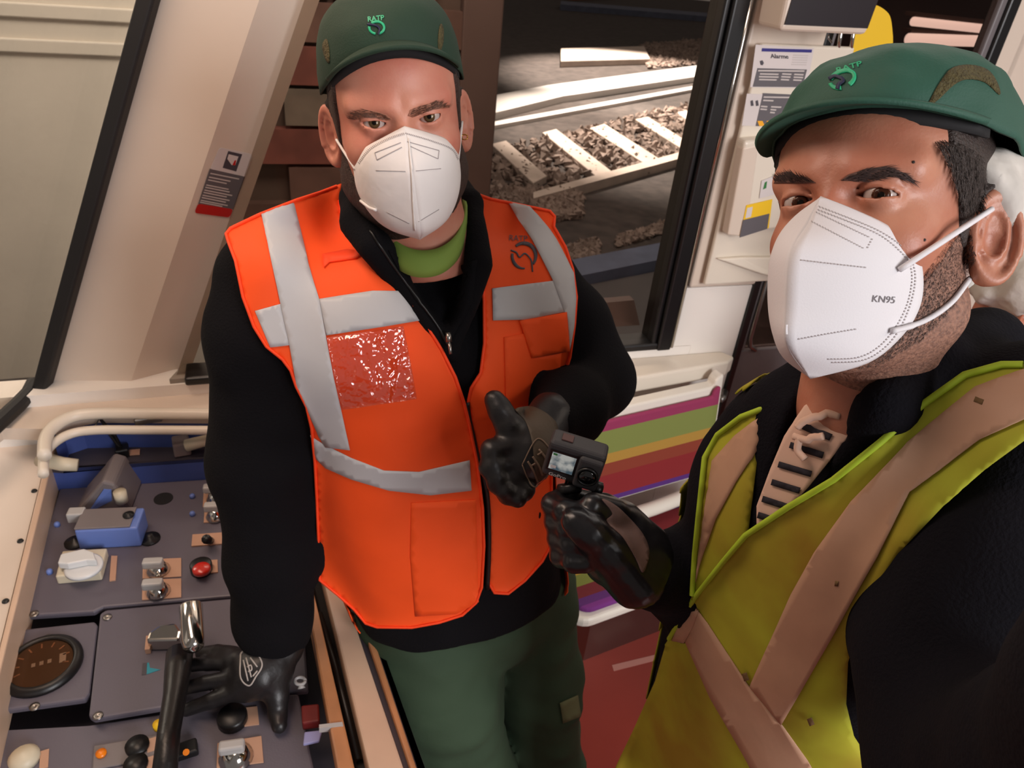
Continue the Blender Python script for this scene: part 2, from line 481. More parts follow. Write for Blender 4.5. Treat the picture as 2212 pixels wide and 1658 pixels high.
# ledge behind the seat
b = MB(); b.prism([W(-1.0, 0.905), W(0.085, 0.905), W(0.11, 0.905, 0.035), W(0.075, 0.905, 0.06), W(-1.0, 0.905, 0.20)], (0, 0, -0.05))
obj('window_ledge', b, 'cream_light', wl, bevel=0.008, bseg=3)
# side window: rubber frame + pane
wn = thing('window_1', W(-0.6, 0.93), 'side window with thick black rubber frame', kind='structure')
zt, zb, sl, sr = 2.14, 0.945, -1.42, -0.092
fr = MB()
def bar(mb, a, b, wdir, wid, o0, o1):
    a, b = Vector(a), Vector(b); mb.prism([a + WN * o0, b + WN * o0, b + wdir * wid + WN * o0, a + wdir * wid + WN * o0], WN * (o1 - o0))
bar(fr, W(sr, 0.93), W(sr, 2.2), -WD, 0.042, -0.06, 0.018)
bar(fr, W(sr - 0.042, 0.93), W(sr - 0.042, 2.2), -WD, 0.016, -0.06, 0.008)
bar(fr, W(-1.335, 0.93), W(sr, 0.93), Z, 0.022, -0.06, 0.012)
bar(fr, W(-0.82, 2.2), W(sr, 2.2), -Z, 0.03, -0.06, 0.016)
obj('rubber_frame', fr, 'rubber', wn, bevel=0.006, bseg=3)
ch = MB(); ch.tube([W(sr + 0.0005, 0.94, 0.017), W(sr + 0.0005, 2.2, 0.017)], 0.0045, 8)
obj('chrome_bead', ch, 'chrome', wn, smooth=True)
g = MB(); g.prism([W(-1.36, 0.93, -0.02), W(sr, 0.93, -0.02), W(sr, 2.2, -0.02), W(-0.83, 2.2, -0.02)], WN * -0.006)
obj('pane', g, 'window_glass', wn)
b = MB(); b.prism([W(-0.36, 0.95, -0.10), W(-0.135, 0.95, -0.10), W(-0.135, 1.0, -0.16), W(-0.36, 0.992, -0.16)], WN * -0.03)
obj('outer_sill', b, 'brown_post', wn)
# raked corner pillar
pl = thing('trim_1', onz(230, 847, 0.9), 'raked cream corner pillar beside the windscreen', kind='structure')
def up_line(a, b, z):                                     # extend line a-b to height z
    return a + (b - a) * ((z - a.z) / (b.z - a.z))
Kb, Kt = onz(275, 847, 0.9), onW(560, 0, -0.02)
Lb, Rb = onz(80, 846, 0.9), onz(398, 838, 0.865)
Lt = onplane(310, 0, Kb, (Kb - Lb).cross(Kt - Lb)); Rt = onplane(690, 0, Kb, (Kb - Rb).cross(Kt - Rb))
Lt, Kt, Rt = up_line(Lb, Lt, 2.3), up_line(Kb, Kt, 2.3), up_line(Rb, Rt, 2.3)
b = MB(); dn = -WN * 0.012
b.add([Lb, Kb, Rb, Lt, Kt, Rt] + [q + dn for q in (Lb, Kb, Rb, Lt, Kt, Rt)],
      [(0, 1, 4, 3), (1, 2, 5, 4), (6, 9, 10, 7), (7, 10, 11, 8), (0, 3, 9, 6), (2, 8, 11, 5), (0, 6, 7, 1), (1, 7, 8, 2), (3, 4, 10, 9), (4, 5, 11, 10)])
obj('pillar_panel', b, 'cream', pl)
# windscreen
ws = thing('window_2', Lb, 'raked windscreen with black rubber seal', kind='structure')
e2 = (onz(0, 915, 0.9) - Lb).normalized(); e2.z = 0; e1 = (Lt - Lb).normalized(); en = e1.cross(e2).normalized()
if en.x > 0: en = -en
fr = MB()
def strip3(mb, a, b, wd, wid, th): mb.prism([a, b, b + wd * wid, a + wd * wid], th)
strip3(fr, Lb - e1 * 0.10, Lt, e2, 0.034, -en * 0.03)
fr.tube([onz(x, y, 0.918) for x, y in ((74, 826), (62, 850), (40, 873), (0, 910), (-70, 975), (-300, 1190))], 0.017, 10)
obj('rubber_seal', fr, 'rubber_matt', ws, bevel=0.006, bseg=3)
g = MB(); g.prism([Lb + en * 0.01, Lt + en * 0.01, Lt + e2 * 2.2 + en * 0.01, Lb + e2 * 2.2 + en * 0.01], en * 0.006)
obj('pane', g, 'windscreen_glass', ws)
# sliding door to the right
dr = thing('door_1', W(0.4, 0), 'dark glazed sliding door of the train', kind='structure')
b = MB(); bar(b, W(0.13, 0.0), W(0.13, 2.2), WD, 0.022, -0.05, 0.008); bar(b, W(0.628, 0.0), W(0.628, 2.2), WD, 0.034, -0.05, 0.01)
obj('gasket', b, 'rubber', dr, bevel=0.005)
b = MB(); b.prism([W(0.15, 0), W(0.63, 0), W(0.63, 0.9), W(0.15, 0.9)], WN * -0.03)
b.prism([W(0.15, 0.9), W(0.165, 0.9), W(0.165, 2.2), W(0.15, 2.2)], WN * -0.03); b.prism([W(0.61, 0.9), W(0.63, 0.9), W(0.63, 2.2), W(0.61, 2.2)], WN * -0.03)
obj('leaf', b, 'grey_door', dr, bevel=0.004)
b = MB(); b.prism([W(0.66, 0), W(0.74, 0), W(0.74, 2.2), W(0.66, 2.2)], WN * -0.03); obj('leaf', b, 'cream', dr, bevel=0.004)
g = MB(); g.prism([W(0.16, 0.9, -0.012), W(0.62, 0.9, -0.012), W(0.62, 2.2, -0.012), W(0.16, 2.2, -0.012)], WN * -0.006)
obj('pane', g, 'door_glass', dr)
tr = MB(); tr.tube([W(0.168, 1.5, 0.004), W(0.168, 1.0, 0.004), W(0.169, 0.94, 0.004), W(0.178, 0.915, 0.004), W(0.2, 0.9, 0.004)], 0.007, 8)
obj('window_trim', tr, 'steel', dr, smooth=True)

# ================================================================== alarm unit with notices
al = thing('alarm_intercom_unit', W(0.03, 1.13, 0.02), 'cream alarm intercom box with printed notices on the column by the door', 'intercom')
q0, q1 = 0.02, 0.05
def quadW(pxs, o, th, mb=None):
    mb = mb or MB(); mb.prism([onW(x, y, o) for x, y in pxs], WN * th); return mb
obj('back_plate', quadW([(1638, 92), (1840, 100), (1700, 600), (1516, 612)], 0.022, 0.014), 'cream_light', al, bevel=0.006, bseg=3)
obj('intercom_box', quadW([(1592, 296), (1790, 280), (1720, 478), (1560, 495)], 0.036, 0.035), 'cream_light', al, bevel=0.008, bseg=3)
obj('side_pod', quadW([(1606, 320), (1640, 312), (1612, 512), (1572, 508)], 0.072, -0.03), 'cream', al, bevel=0.004)
b = MB(); b.prism([onW(1546, 556, 0.037), onW(1600, 552, 0.037), onW(1700, 552, 0.037), onW(1690, 600, 0.045), onW(1640, 588, 0.045)], WN * 0.012)
obj('speaker_wedge', b, 'cream_light', al, bevel=0.004)
nt = obj('notice', quadW([(1632, 96), (1758, 104), (1742, 190), (1620, 188)], 0.0365, 0.0012), 'sticker_white', al, label='white alarm notice with a navy band and grey text block')
obj('header_band', quadW([(1646, 104), (1754, 107), (1753, 113.5), (1645, 111)], 0.0378, 0.0006), 'navy_print', nt)
obj('text_block', quadW([(1636, 147), (1743, 150), (1733, 188), (1626, 187)], 0.0378, 0.0006), 'sticker_grey', nt)
for k, (x, y, w_) in enumerate([(1638, 151, 100), (1642, 158, 40), (1640, 164, 42), (1640, 170, 38), (1690, 158, 20), (1688, 164, 20), (1687, 170, 18), (1716, 159, 20), (1715, 165, 20), (1714, 171, 18)]):
    obj('text_line', quadW([(x, y), (x + w_, y + 1), (x + w_ - 1, y + 4), (x - 1, y + 3)], 0.0385, 0.0004), 'sticker_text', nt)
for k in range(5):
    obj('text_line', quadW([(1714 - k, 118 + 5 * k), (1746 - k, 119 + 5 * k), (1745 - k, 121 + 5 * k), (1713 - k, 120 + 5 * k)], 0.0380, 0.0004), 'sticker_text', nt)
obj('hand_symbol', quadW([(1641, 132), (1647, 130), (1650, 136), (1647, 141), (1643, 140)], 0.0380, 0.0004), 'print_dark', nt)
def planefn(cx, cy, size, o, ang=2.0):
    a = math.radians(ang)
    def fn(x, y): return onW(cx + size * (x * math.cos(a) + y * math.sin(a)) - 0.15 * y * size, cy + size * (x * math.sin(a) - y * math.cos(a)), o)
    return fn
text_on('lettering', 'Alarme', 'print_dark', nt, planefn(1684, 122, 13, 0.0386), True)
n2 = obj('notice', quadW([(1613, 202), (1735, 205), (1722, 274), (1602, 271)], 0.0365, 0.0012), 'sticker_white', al, label='grey and white safety notice with yellow chevrons')
obj('text_block', quadW([(1648, 201), (1736, 205), (1722, 274), (1632, 272)], 0.0378, 0.0006), 'sticker_grey', n2)
for x, y, w_ in [(1650, 208, 62), (1649, 215, 22), (1644, 228, 14), (1643, 234, 14), (1666, 229, 22), (1665, 235, 12), (1664, 241, 10)]:
    obj('text_line', quadW([(x, y), (x + w_, y + 1), (x + w_ - 1, y + 4), (x - 1, y + 3)], 0.0386, 0.0004), 'sticker_text', n2)
for x in (1636, 1656):
    obj('chevron', quadW([(x, 261), (x + 11, 261), (x + 16, 272), (x + 4, 272)], 0.0386, 0.0004), 'orange_print', n2)
for x in (1621, 1632):
    obj('pictogram', quadW([(x, 218), (x + 5, 216), (x + 7, 228), (x + 1, 229)], 0.0380, 0.0004), 'print_dark', n2)
n3 = obj('notice', quadW([(1612, 443), (1668, 430), (1660, 492), (1597, 512)], 0.0725, 0.0012), 'yellow', al, label='small yellow and grey notice on the intercom box')
obj('grey_half', quadW([(1605, 475), (1662, 461), (1657, 494), (1597, 513)], 0.0738, 0.0006), 'sticker_grey', n3)
obj('phone_symbol', quadW([(1614, 449), (1626, 446), (1622, 468), (1610, 471)], 0.0738, 0.0006), 'sticker_white', n3)
n4 = obj('notice', quadW([(1645, 390), (1680, 376), (1672, 420), (1640, 428)], 0.0725, 0.001), 'sticker_white', al, label='tiny white notice with a green mark')
obj('green_mark', quadW([(1652, 394), (1657, 391), (1655, 406), (1648, 409)], 0.0736, 0.0004), 'print_green', n4)
# passenger display hung from the ceiling
ds = thing('passenger_display', onW(1790, 70, 0.12), 'cream-framed dark passenger display above the alarm notices', 'display')
fr4 = [(1712, -60), (1922, -60), (1872, 76), (1685, 68)]
obj('housing', quadW(fr4, 0.13, -0.09), 'cream', ds, bevel=0.01, bseg=3)
obj('screen', quadW([(1724, -50), (1914, -50), (1873, 61), (1694, 53)], 0.1305, 0.002), 'screen_dark', ds)
b = MB(); b.tube([onW(1790, 75, 0.09), onW(1789, 82, 0.09), onW(1797, 92, 0.09)], 0.002, 8); obj('key_hook', b, 'steel', ds, smooth=True)
for (x0, x1) in [(1822, 1806), (1848, 1834)]:
    b = MB(); b.tube([onW(x0, 40, 0.03), onW(x1, 128, 0.03)], 0.005, 10)
    tag(obj('door_rail', b, 'chrome', smooth=True), 'thin bright metal rail hanging %s below the display' % ('left' if x0 < 1830 else 'right'), 'rail')
b = MB(); q = smoothpoly([(1880, 12), (1915, 25), (1926, 55), (1924, 110), (1880, 130), (1840, 110), (1845, 60)], 40)
tag(obj('yellow_sticker', quadW(q, -0.009, 0.001), 'yellow'), 'round yellow sticker on the dark door glass', 'sticker')

# pillar information sticker
stp = onW(485, 390, 0.0)
pn = (Rb - Kb).cross(Rt - Kb).normalized()
if pn.dot(CAM - Kb) < 0: pn = -pn
def onPil(px, py, o=0.0): return onplane(px, py, Kb + pn * o, pn)
def quadP(pxs, o, th): return MB().prism([onPil(x, y, o) for x, y in pxs], pn * th)
def rnd(pts, r=6):
    out = []
    for i in range(len(pts)):
        a, b_, c = [np.array(pts[(i + k) % len(pts)], float) for k in (-1, 0, 1)]
        u_, v_ = (a - b_) / np.linalg.norm(a - b_), (c - b_) / np.linalg.norm(c - b_)
        for t in np.linspace(0, 1, 5):
            out.append(tuple(b_ + u_ * r * (1 - t) ** 2 + v_ * r * t ** 2))
    return out
ps = thing('pillar_notice', onPil(460, 465), 'portrait information sticker with red foot on the raked pillar', 'sticker')
obj('sheet', quadP(rnd([(474, 318), (546, 333), (528, 384), (453, 366)], 7), 0.001, 0.001), 'sticker_white', ps)
obj('grey_field', quadP([(453, 364), (529, 381), (503, 452), (428, 440)], 0.001, 0.0012), 'sticker_grey', ps)
obj('red_foot', quadP(rnd([(428, 439), (503, 451), (495, 469), (420, 459)], 6), 0.001, 0.0014), 'sticker_red', ps)
pc = obj('picture', quadP([(493, 326), (523, 333), (510, 370), (481, 362)], 0.002, 0.0005), 'print_dark', ps)
obj('picture_window', quadP([(494, 333), (515, 338), (508, 357), (500, 356), (491, 343)], 0.0026, 0.0004), 'sticker_white', pc)
obj('picture_figure', quadP([(507, 346), (510, 346), (508, 357), (502, 356)], 0.0031, 0.0003), 'sticker_red', pc)
for k, (y, w_) in enumerate([(373, 62), (381, 46), (387, 40), (398, 48), (403, 52), (409, 60), (414, 50), (420, 58), (425, 52), (431, 58), (435, 48)]):
    x = 455 - (y - 373) * 0.36; sl_ = 0.2
    obj('text_line', quadP([(x, y), (x + w_, y + w_ * sl_), (x + w_ - 1, y + w_ * sl_ + 2.4), (x - 1, y + 2.4)], 0.0024, 0.0003), 'sticker_text', ps)

# ================================================================== striped bench seat
SD = azv(60); SN = Vector((SD.y, -SD.x, 0))
SR = onz(1573, 797, 0.9)
def S(u, f, z): return SR + SD * u + SN * f + Z * (z - 0.9)
def stripe_mat(name, axis_vec, origin, bands):
    m = bpy.data.materials.new(name); m.use_nodes = True; MATS[name] = m
    N, L = m.node_tree.nodes, m.node_tree.links; b_ = N['Principled BSDF']; b_.inputs['Roughness'].default_value = 0.85
    ge = N.new('ShaderNodeNewGeometry')
    sub = N.new('ShaderNodeVectorMath'); sub.operation = 'SUBTRACT'; sub.inputs[1].default_value = origin; L.new(ge.outputs['Position'], sub.inputs[0])
    dt = N.new('ShaderNodeVectorMath'); dt.operation = 'DOT_PRODUCT'; dt.inputs[1].default_value = axis_vec; L.new(sub.outputs[0], dt.inputs[0])
    cr = N.new('ShaderNodeValToRGB'); cr.color_ramp.interpolation = 'CONSTANT'; L.new(dt.outputs['Value'], cr.inputs[0])
    el = cr.color_ramp.elements
    while len(el) > 1: el.remove(el[-1])
    el[0].position = 0; el[0].color = lin(bands[0][1])
    for p_, c_ in bands[1:]:
        e = el.new(p_); e.color = lin(c_)
    L.new(cr.outputs[0], b_.inputs['Base Color'])
    n2 = N.new('ShaderNodeTexNoise'); n2.inputs['Scale'].default_value = 500
    bp = N.new('ShaderNodeBump'); bp.inputs['Strength'].default_value = 0.4; bp.inputs['Distance'].default_value = 0.002
    L.new(n2.outputs[0], bp.inputs['Height']); L.new(bp.outputs[0], b_.inputs['Normal'])
    return m
st = thing('train_seat', S(-0.23, 0.2, 0.0), 'train seat with multicoloured striped upholstery and white shell under the window', 'seat')
ht = 0.32
def back_pt(u, t, o=0.0):        # t 0 top .. 1 bottom ; concave lower edge
    rec = 0.02 + 0.05 * t
    return S(u, rec + o, 0.9 - ht * t)
n_ = 14
def rr_outline(w0, w1, t0, t1, r, o):
    pts = []
    for (cu, ct, a0) in [(w1 - r, t0 + r / ht, 90), (w0 + r, t0 + r / ht, 180), (w0 + r, t1 - r / ht, 270), (w1 - r, t1 - r / ht, 0)]:
        for a in range(0, 91, 15):
            q = math.radians(a0 + a); pts.append(back_pt(cu + math.cos(q) * r, ct - math.sin(q) * r / ht, o))
    return pts
obj('shell_back', MB().prism(rr_outline(-0.64, 0.0, 0.0, 1.06, 0.03, 0.0), -SN * 0.035), 'seat_shell', st, bevel=0.008, bseg=3)
top0 = back_pt(-0.2, 0.09, 0.0)
bdir = (back_pt(0, 1) - back_pt(0, 0)); bl = bdir.length
ax = bdir / (bl * bl)
stripe_mat('stripes_back', ax, back_pt(0, 0), [(0.0, (150, 50, 90)), (0.24, (128, 138, 70)), (0.45, (178, 138, 58)), (0.54, (140, 58, 38)), (0.65, (138, 32, 36)), (0.86, (84, 40, 120)), (0.93, (116, 50, 122))])
obj('back_pad', MB().prism(rr_outline(-0.615, -0.025, 0.075, 0.99, 0.025, 0.004), SN * 0.012), 'stripes_back', st, bevel=0.005, bseg=3)
# rolled white rim between back and cushion
b = MB(); pth = [S(-0.64 + 0.64 * k / 12, 0.085 + 0.035 * math.sin(math.pi * k / 12), 0.575) for k in range(13)]
b.tube(pth, 0.02, 12); obj('rolled_rim', b, 'seat_shell', st, smooth=True)
def cush(u, t, o=0.0): return S(u, 0.10 + 0.23 * t, 0.535 - 0.025 * math.sin(math.pi * min(1, t * 1.1)) + o)
def cush_outline(w0, w1, t0, t1, r, o):
    pts = []
    for (cu, ct, a0) in [(w1 - r, t1 - r / 0.23, 0), (w0 + r, t1 - r / 0.23, 90), (w0 + r, t0 + r / 0.23, 180), (w1 - r, t0 + r / 0.23, 270)]:
        for a in range(0, 91, 15):
            q = math.radians(a0 + a); pts.append(S(cu + math.cos(q) * r, 0.10 + 0.23 * (ct + math.sin(q) * r / 0.23), 0.52 + o))
    return pts
obj('shell_seat', MB().prism(cush_outline(-0.64, 0.0, -0.06, 1.05, 0.05, 0.0), (0, 0, -0.03)), 'seat_shell', st, bevel=0.01, bseg=3)
stripe_mat('stripes_seat', SN / 0.24, S(0, 0.08, 0.5), [(0.0, (60, 34, 96)), (0.12, (120, 28, 34)), (0.40, (136, 58, 34)), (0.48, (176, 138, 46)), (0.58, (120, 128, 56)), (0.72, (110, 34, 40)), (0.86, (90, 40, 110)), (0.95, (120, 48, 130))])
obj('seat_pad', MB().prism(cush_outline(-0.62, -0.02, 0.0, 0.98, 0.04, 0.0), (0, 0, 0.016)), 'stripes_seat', st, bevel=0.006, bseg=3)
b = MB(); b.box(S(-0.23, 0.09, 0.26), SD, SN, Z, 0.17, 0.03, 0.26); obj('bracket', b, 'steel', st)
b = MB(); b.tube([S(0.005, 0.0, 0.80), S(0.05, -0.035, 0.775), S(0.08, -0.06, 0.77)], 0.011, 10)
tag(obj('grab_bar', b, 'steel', smooth=True), 'short grey grab bar between striped seat and door', 'grab bar')

# ================================================================== outside: depot wall, tracks, ballast
GZ = -0.9
OW0 = W0 - WN * 3.3
dw = thing('wall_depot', OW0 + WD * -3, 'old brick and plaster depot wall beyond the train windows', kind='structure')
def OW(s, z, o=0.0): return OW0 + WD * s + Z * z + WN * o
def sOW(px, py): 
    q = onplane(px, py, OW0, WN) - OW0; return q.dot(WD), q.z
sE = sOW(1062, 300)[0]; sP = sOW(500, 300)[0]
obj('masonry_core', MB().prism([OW(sP, GZ, -0.03), OW(sE, GZ, -0.03), OW(sE, 3.2, -0.03), OW(sP, 3.2, -0.03)], -WN * 0.4), 'mortar', dw)
bw, bh = 0.62, 0.235
base = MB().box((0, 0, 0), (1, 0, 0), (0, 1, 0), (0, 0, 1), bw / 2 - 0.012, 0.05, bh / 2 - 0.012)
bm_ = {}
for nm in ('brick_red', 'brick_brown', 'brick_dirty'):
    me = bpy.data.meshes.new('brick'); me.from_pydata([tuple(v) for v in base.V], [], base.F); me.materials.append(MATS[nm]); bm_[nm] = me
rot = Matrix((WD, WN, Z)).transposed().to_4x4()
for r_ in range(0, 12):
    z_ = GZ + 0.9 + bh * (r_ + 0.5)
    k = 0; s_ = sP + (bw / 2 if r_ % 2 else 0)
    while s_ + bw <= sE + 0.02:
        nm = 'brick_dirty' if r_ == 3 else random.choice(['brick_red', 'brick_red', 'brick_brown'])
        o = bpy.data.objects.new('brick', bm_[nm]); COL.objects.link(o); o.parent = dw; o.matrix_parent_inverse = wm(dw).inverted()
        o.matrix_basis = Matrix.Translation(OW(s_ + bw / 2, z_, random.uniform(-0.015, 0.01))) @ rot
        s_ += bw
# plaster bay seen through the windscreen, with two string courses
obj('plaster_bay', MB().prism([OW(-6.5, GZ, 0.1), OW(sP + 0.02, GZ, 0.1), OW(sP + 0.02, 3.2, 0.1), OW(-6.5, 3.2, 0.1)], -WN * 0.2), 'plaster', dw)
for y in (34, 108):
    a, z1 = sOW(100, y)
    obj('string_course', MB().prism([OW(-6.5, z1, 0.1), OW(sP + 0.02, z1, 0.1), OW(sP + 0.02, z1 + 0.07, 0.1), OW(-6.5, z1 + 0.07, 0.1)], WN * 0.02), 'plaster', dw, bevel=0.008)
obj('corner_post', MB().prism([OW(sE - 0.25, GZ, 0.06), OW(sE, GZ, 0.06), OW(sE, 3.2, 0.06), OW(sE - 0.25, 3.2, 0.06)], -WN * 0.3), 'brown_post', dw, bevel=0.01)
# ground
gpts = [Vector((-12, 2.2, GZ)), Vector((14, 3, GZ)), Vector((30, 45, GZ)), Vector((-12, 45, GZ))]
tag(obj('ground', MB().prism(gpts, (0, 0, -0.1)), 'ballast_ground'), 'dark ballast ground of the depot yard', kind='structure')
def ground_piece(name, pxs, h, m, label=None, cat=None, z=GZ, parent=None, group=None, bevel=0.0, kind=None):
    return obj(name, MB().prism([onz(x, y, z) for x, y in pxs], (0, 0, h)), m, parent, label=label, cat=cat, group=group, bevel=bevel, kind=kind)
trk = thing('railway_track', onz(1300, 330, GZ), 'sunlit rubber-tyre metro track with pale sleepers outside the window', 'track')
ground_piece('running_beam', [(1060, 222), (1180, 198), (1560, 144), (1560, 168), (1215, 222), (1060, 262)], 0.12, 'rail_steel', parent=trk)
ground_piece('guide_bar', [(1060, 272), (1560, 180), (1560, 187), (1060, 281)], 0.06, 'rail_steel', parent=trk)
for q in [[(1272, 290), (1304, 280), (1432, 364), (1402, 376)], [(1370, 270), (1397, 264), (1500, 330), (1500, 354)], [(1170, 300), (1200, 292), (1330, 394), (1292, 402)],
          [(1060, 326), (1092, 318), (1180, 396), (1150, 412)], [(1460, 254), (1490, 250), (1540, 282), (1520, 300)]]:
    ground_piece('sleeper', q, 0.10, 'sleeper_wood', parent=trk, bevel=0.01)
ground_piece('edge_beam', [(1150, 436), (1500, 336), (1500, 350), (1150, 450)], 0.12, 'sleeper_wood', parent=trk)
ground_piece('cover_slab', [(1210, 118), (1390, 112), (1402, 140), (1210, 146)], 0.15, 'sleeper_wood', parent=trk, bevel=0.02)
ground_piece('far_kerb', [(1210, 14), (1560, 42), (1560, 50), (1210, 22)], 0.2, 'kerb_blue', 'blue-grey far kerb at the top of the side window', 'kerb')
ground_piece('platform_kerb', [(1180, 596), (1500, 532), (1500, 568), (1180, 636)], 0.12, 'kerb_blue', 'blue-grey kerb stone low in the side window', 'kerb')
ground_piece('yard_path', [(1120, 648), (1520, 570), (1520, 900), (1120, 900)], 0.02, 'asphalt', 'dark grey asphalt path between train and kerb', 'path')
# ballast stones (uncountable)
def stones(polys, n, size):
    V, Fc = [], []
    for poly in polys:
        pts = [onz(x, y, GZ) for x, y in poly]
        for _ in range(n):
            a, b_ = random.random(), random.random()
            q = (pts[0] * (1 - a) + pts[1] * a) * (1 - b_) + (pts[3] * (1 - a) + pts[2] * a) * b_
            s = size * random.uniform(0.6, 1.4); k = len(V); R = Matrix.Rotation(random.uniform(0, 6.28), 3, (random.random(), random.random(), 1))
            for d in ((1, 0, 0), (-1, 0, 0), (0, .8, 0), (0, -.8, 0), (0, 0, .7), (0, 0, -.7)):
                V.append(q + R @ (Vector(d) * s * random.uniform(.7, 1.2)) + Z * (size * random.uniform(.2, .8)))
            Fc += [(k, k + 2, k + 4), (k + 2, k + 1, k + 4), (k + 1, k + 3, k + 4), (k + 3, k, k + 4), (k + 2, k, k + 5), (k + 1, k + 2, k + 5), (k + 3, k + 1, k + 5), (k, k + 3, k + 5)]
    return V, Fc
tag(obj('ballast_stones', parent=trk, m='ballast', vf=stones([[(1060, 330), (1560, 210), (1560, 330), (1060, 470)], [(1380, 100), (1560, 84), (1560, 138), (1400, 150)], [(1060, 420), (1250, 420), (1250, 470), (1060, 500)]], 1500, 0.075)), kind='stuff')
tag(obj('ballast_heap', stones([[(1330, 520), (1450, 480), (1450, 500), (1330, 535)], [(1230, 535), (1290, 520), (1290, 560), (1230, 570)]], 260, 0.05), 'ballast'), 'small strip of loose stones by the blue-grey kerb', 'ballast', kind='stuff')
# wagon parts / timber baulk at the top of the side window
ground_piece('timber_baulk', [(1180, -22), (1320, -20), (1328, -2), (1240, 2), (1185, -6)], 0.25, mat('timber_brown', (150, 96, 70), 0.8, var=0.3), 'brown timber baulk lying beyond the track', 'timber', bevel=0.02)
# lamp reflections in the door glass, built as added glowing bars behind it
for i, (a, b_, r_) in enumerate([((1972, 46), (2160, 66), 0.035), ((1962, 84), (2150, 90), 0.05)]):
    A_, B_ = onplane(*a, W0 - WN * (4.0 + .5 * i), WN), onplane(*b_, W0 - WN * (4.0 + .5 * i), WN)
    t_ = thing('reflection_bar', A_, '%s white glowing bar imitating a lamp reflection in the door glass' % ('upper' if i == 0 else 'lower'), 'lamp')
    obj('tube', MB().tube([A_, B_], r_, 12), mat('reflection_glow_%d' % i, (240, 225, 215), 0.5, emit=(255, 240, 232), emits=2.2), t_, smooth=True)
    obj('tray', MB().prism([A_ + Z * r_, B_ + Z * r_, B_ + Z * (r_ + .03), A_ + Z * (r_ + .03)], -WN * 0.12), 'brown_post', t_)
hs = (onplane(1720, 60, W0 - WN * 5.0, WN) - W0).dot(WD)
obj('hall_wall', MB().prism([W(hs, GZ, -5.0), W(hs + 8, GZ, -5.0), W(hs + 8, 4, -5.0), W(hs, 4, -5.0)], -WN * 0.1), mat('hall_dark', (70, 56, 54), 0.9, var=0.3, vscale=1.0), dw)
# daylight falling on the tracks
t1 = onz(1380, 290, GZ)
spot('daylight_on_tracks', t1 + Vector((-1.5, 3.0, 7.0)), t1, 15000, 44, (1.0, 0.95, 0.9), 0.6)
t4 = onz(1400, 175, GZ)
spot('daylight_on_beam', t4 + Vector((-1.5, 2.0, 7.0)), t4, 22000, 58, (1.0, 0.96, 0.92), 0.6)
area('yard_daylight', (1.5, 10.0, 7.5), (1.5, 10.0, 0.0), 9, 9, 480, (1.0, 0.9, 0.82))
t3 = OW(-3.6, 0.6, 0.0)
area('daylight_on_plaster', t3 + Vector((-0.4, -1.2, 2.6)), t3, 1.8, 1.2, 75, (1.0, 0.95, 0.9))

bk_ = OW((sP + sE) / 2, 1.0)
area('brick_fill_light', bk_ + WN * 1.6 + Z * 2.2, bk_, 1.6, 0.8, 80, (1.0, 0.93, 0.86))  # fill lamp added to brighten the brick wall
# ================================================================== driving console with its opened control panel
mat('panel_grey', (98, 93, 104), 0.45, bump=0.05, bscale=300, var=0.08, vscale=5)
mat('panel_base', (62, 58, 66), 0.5)
mat('panel_blue', (66, 84, 148), 0.4)
mat('box_blue', (104, 128, 196), 0.4)
mat('box_grey', (120, 112, 112), 0.45)
mat('black_plastic', (16, 15, 16), 0.4)
mat('tan_label', (192, 150, 124), 0.5, var=0.06)
mat('beige_plastic', (206, 196, 172), 0.45)
mat('knob_grey', (176, 174, 172), 0.4)
mat('white_plastic', (214, 216, 216), 0.35)
mat('red_button', (200, 36, 20), 0.3, coat=0.5)
mat('gauge_face', (104, 82, 64), 0.5, var=0.2)
mat('teal_print', (30, 140, 160), 0.5)
mat('orange_lamp', (240, 130, 20), 0.3)
mat('rail_cream', (216, 184, 158), 0.4, var=0.12, vscale=10)
mat('rail_rusty', (204, 142, 96), 0.45, var=0.3, vscale=12)
mat('green_edge', (70, 110, 84), 0.5)
mat('dark_red', (110, 24, 22), 0.5)
mat('lilac', (150, 152, 200), 0.5)
mat('baton_black', (20, 17, 17), 0.35, bump=0.1, bscale=200)
glass_mat('gauge_glass', (235, 225, 215), 0.0)
CU, CV = azv(62), azv(-28); PZ = 0.74
cs = thing('driving_console', onz(330, 1250, 0.0), 'cream driving console with opened grey control panel under the leaning hand', 'control console')
def K(px, py, h=0.0): return onz(px, py, PZ + h)
def slab(pxs, z0, h, m, name, parent=cs, bevel=0.0, label=None, bseg=2):
    return obj(name, MB().prism([onz(x, y, z0) for x, y in pxs], (0, 0, h)), m, parent, bevel=bevel, label=label, bseg=bseg)
# body, decks and rims
slab([(-260, 1000), (60, 985), (700, 960), (800, 1700), (-260, 1760)], 0.60, 0.06, 'panel_base', 'carcass')
b = MB(); b.prism([onz(80, 846, 0.9), onz(400, 839, 0.9), onz(700, 812, 0.9), onz(700, 893, 0.9), onz(205, 889, 0.9), onz(150, 900, 0.9), onz(112, 925, 0.9), onz(92, 926, 0.9), onz(0, 924, 0.9), onz(-40, 955, 0.9)], (0, 0, -0.03))
obj('far_deck', b, 'cream', cs)
rim_px = [(96, 985), (98, 950), (112, 925), (150, 902), (205, 893), (330, 893), (700, 896)]
rim = [onz(x, y, 0.905) for x, y in rim_px]
b = MB(); b.tube([Vector(q) for q in spline([tuple(v) for v in rim], 30)], 0.013, 10); obj('far_rim', b, 'cream_light', cs, smooth=True)
b = MB(); b.tube([Vector(q) for q in spline([tuple(v + Vector((0.01, -0.03, -0.022))) for v in rim], 30)], 0.010, 10); obj('inner_rim', b, 'cream_light', cs, smooth=True)
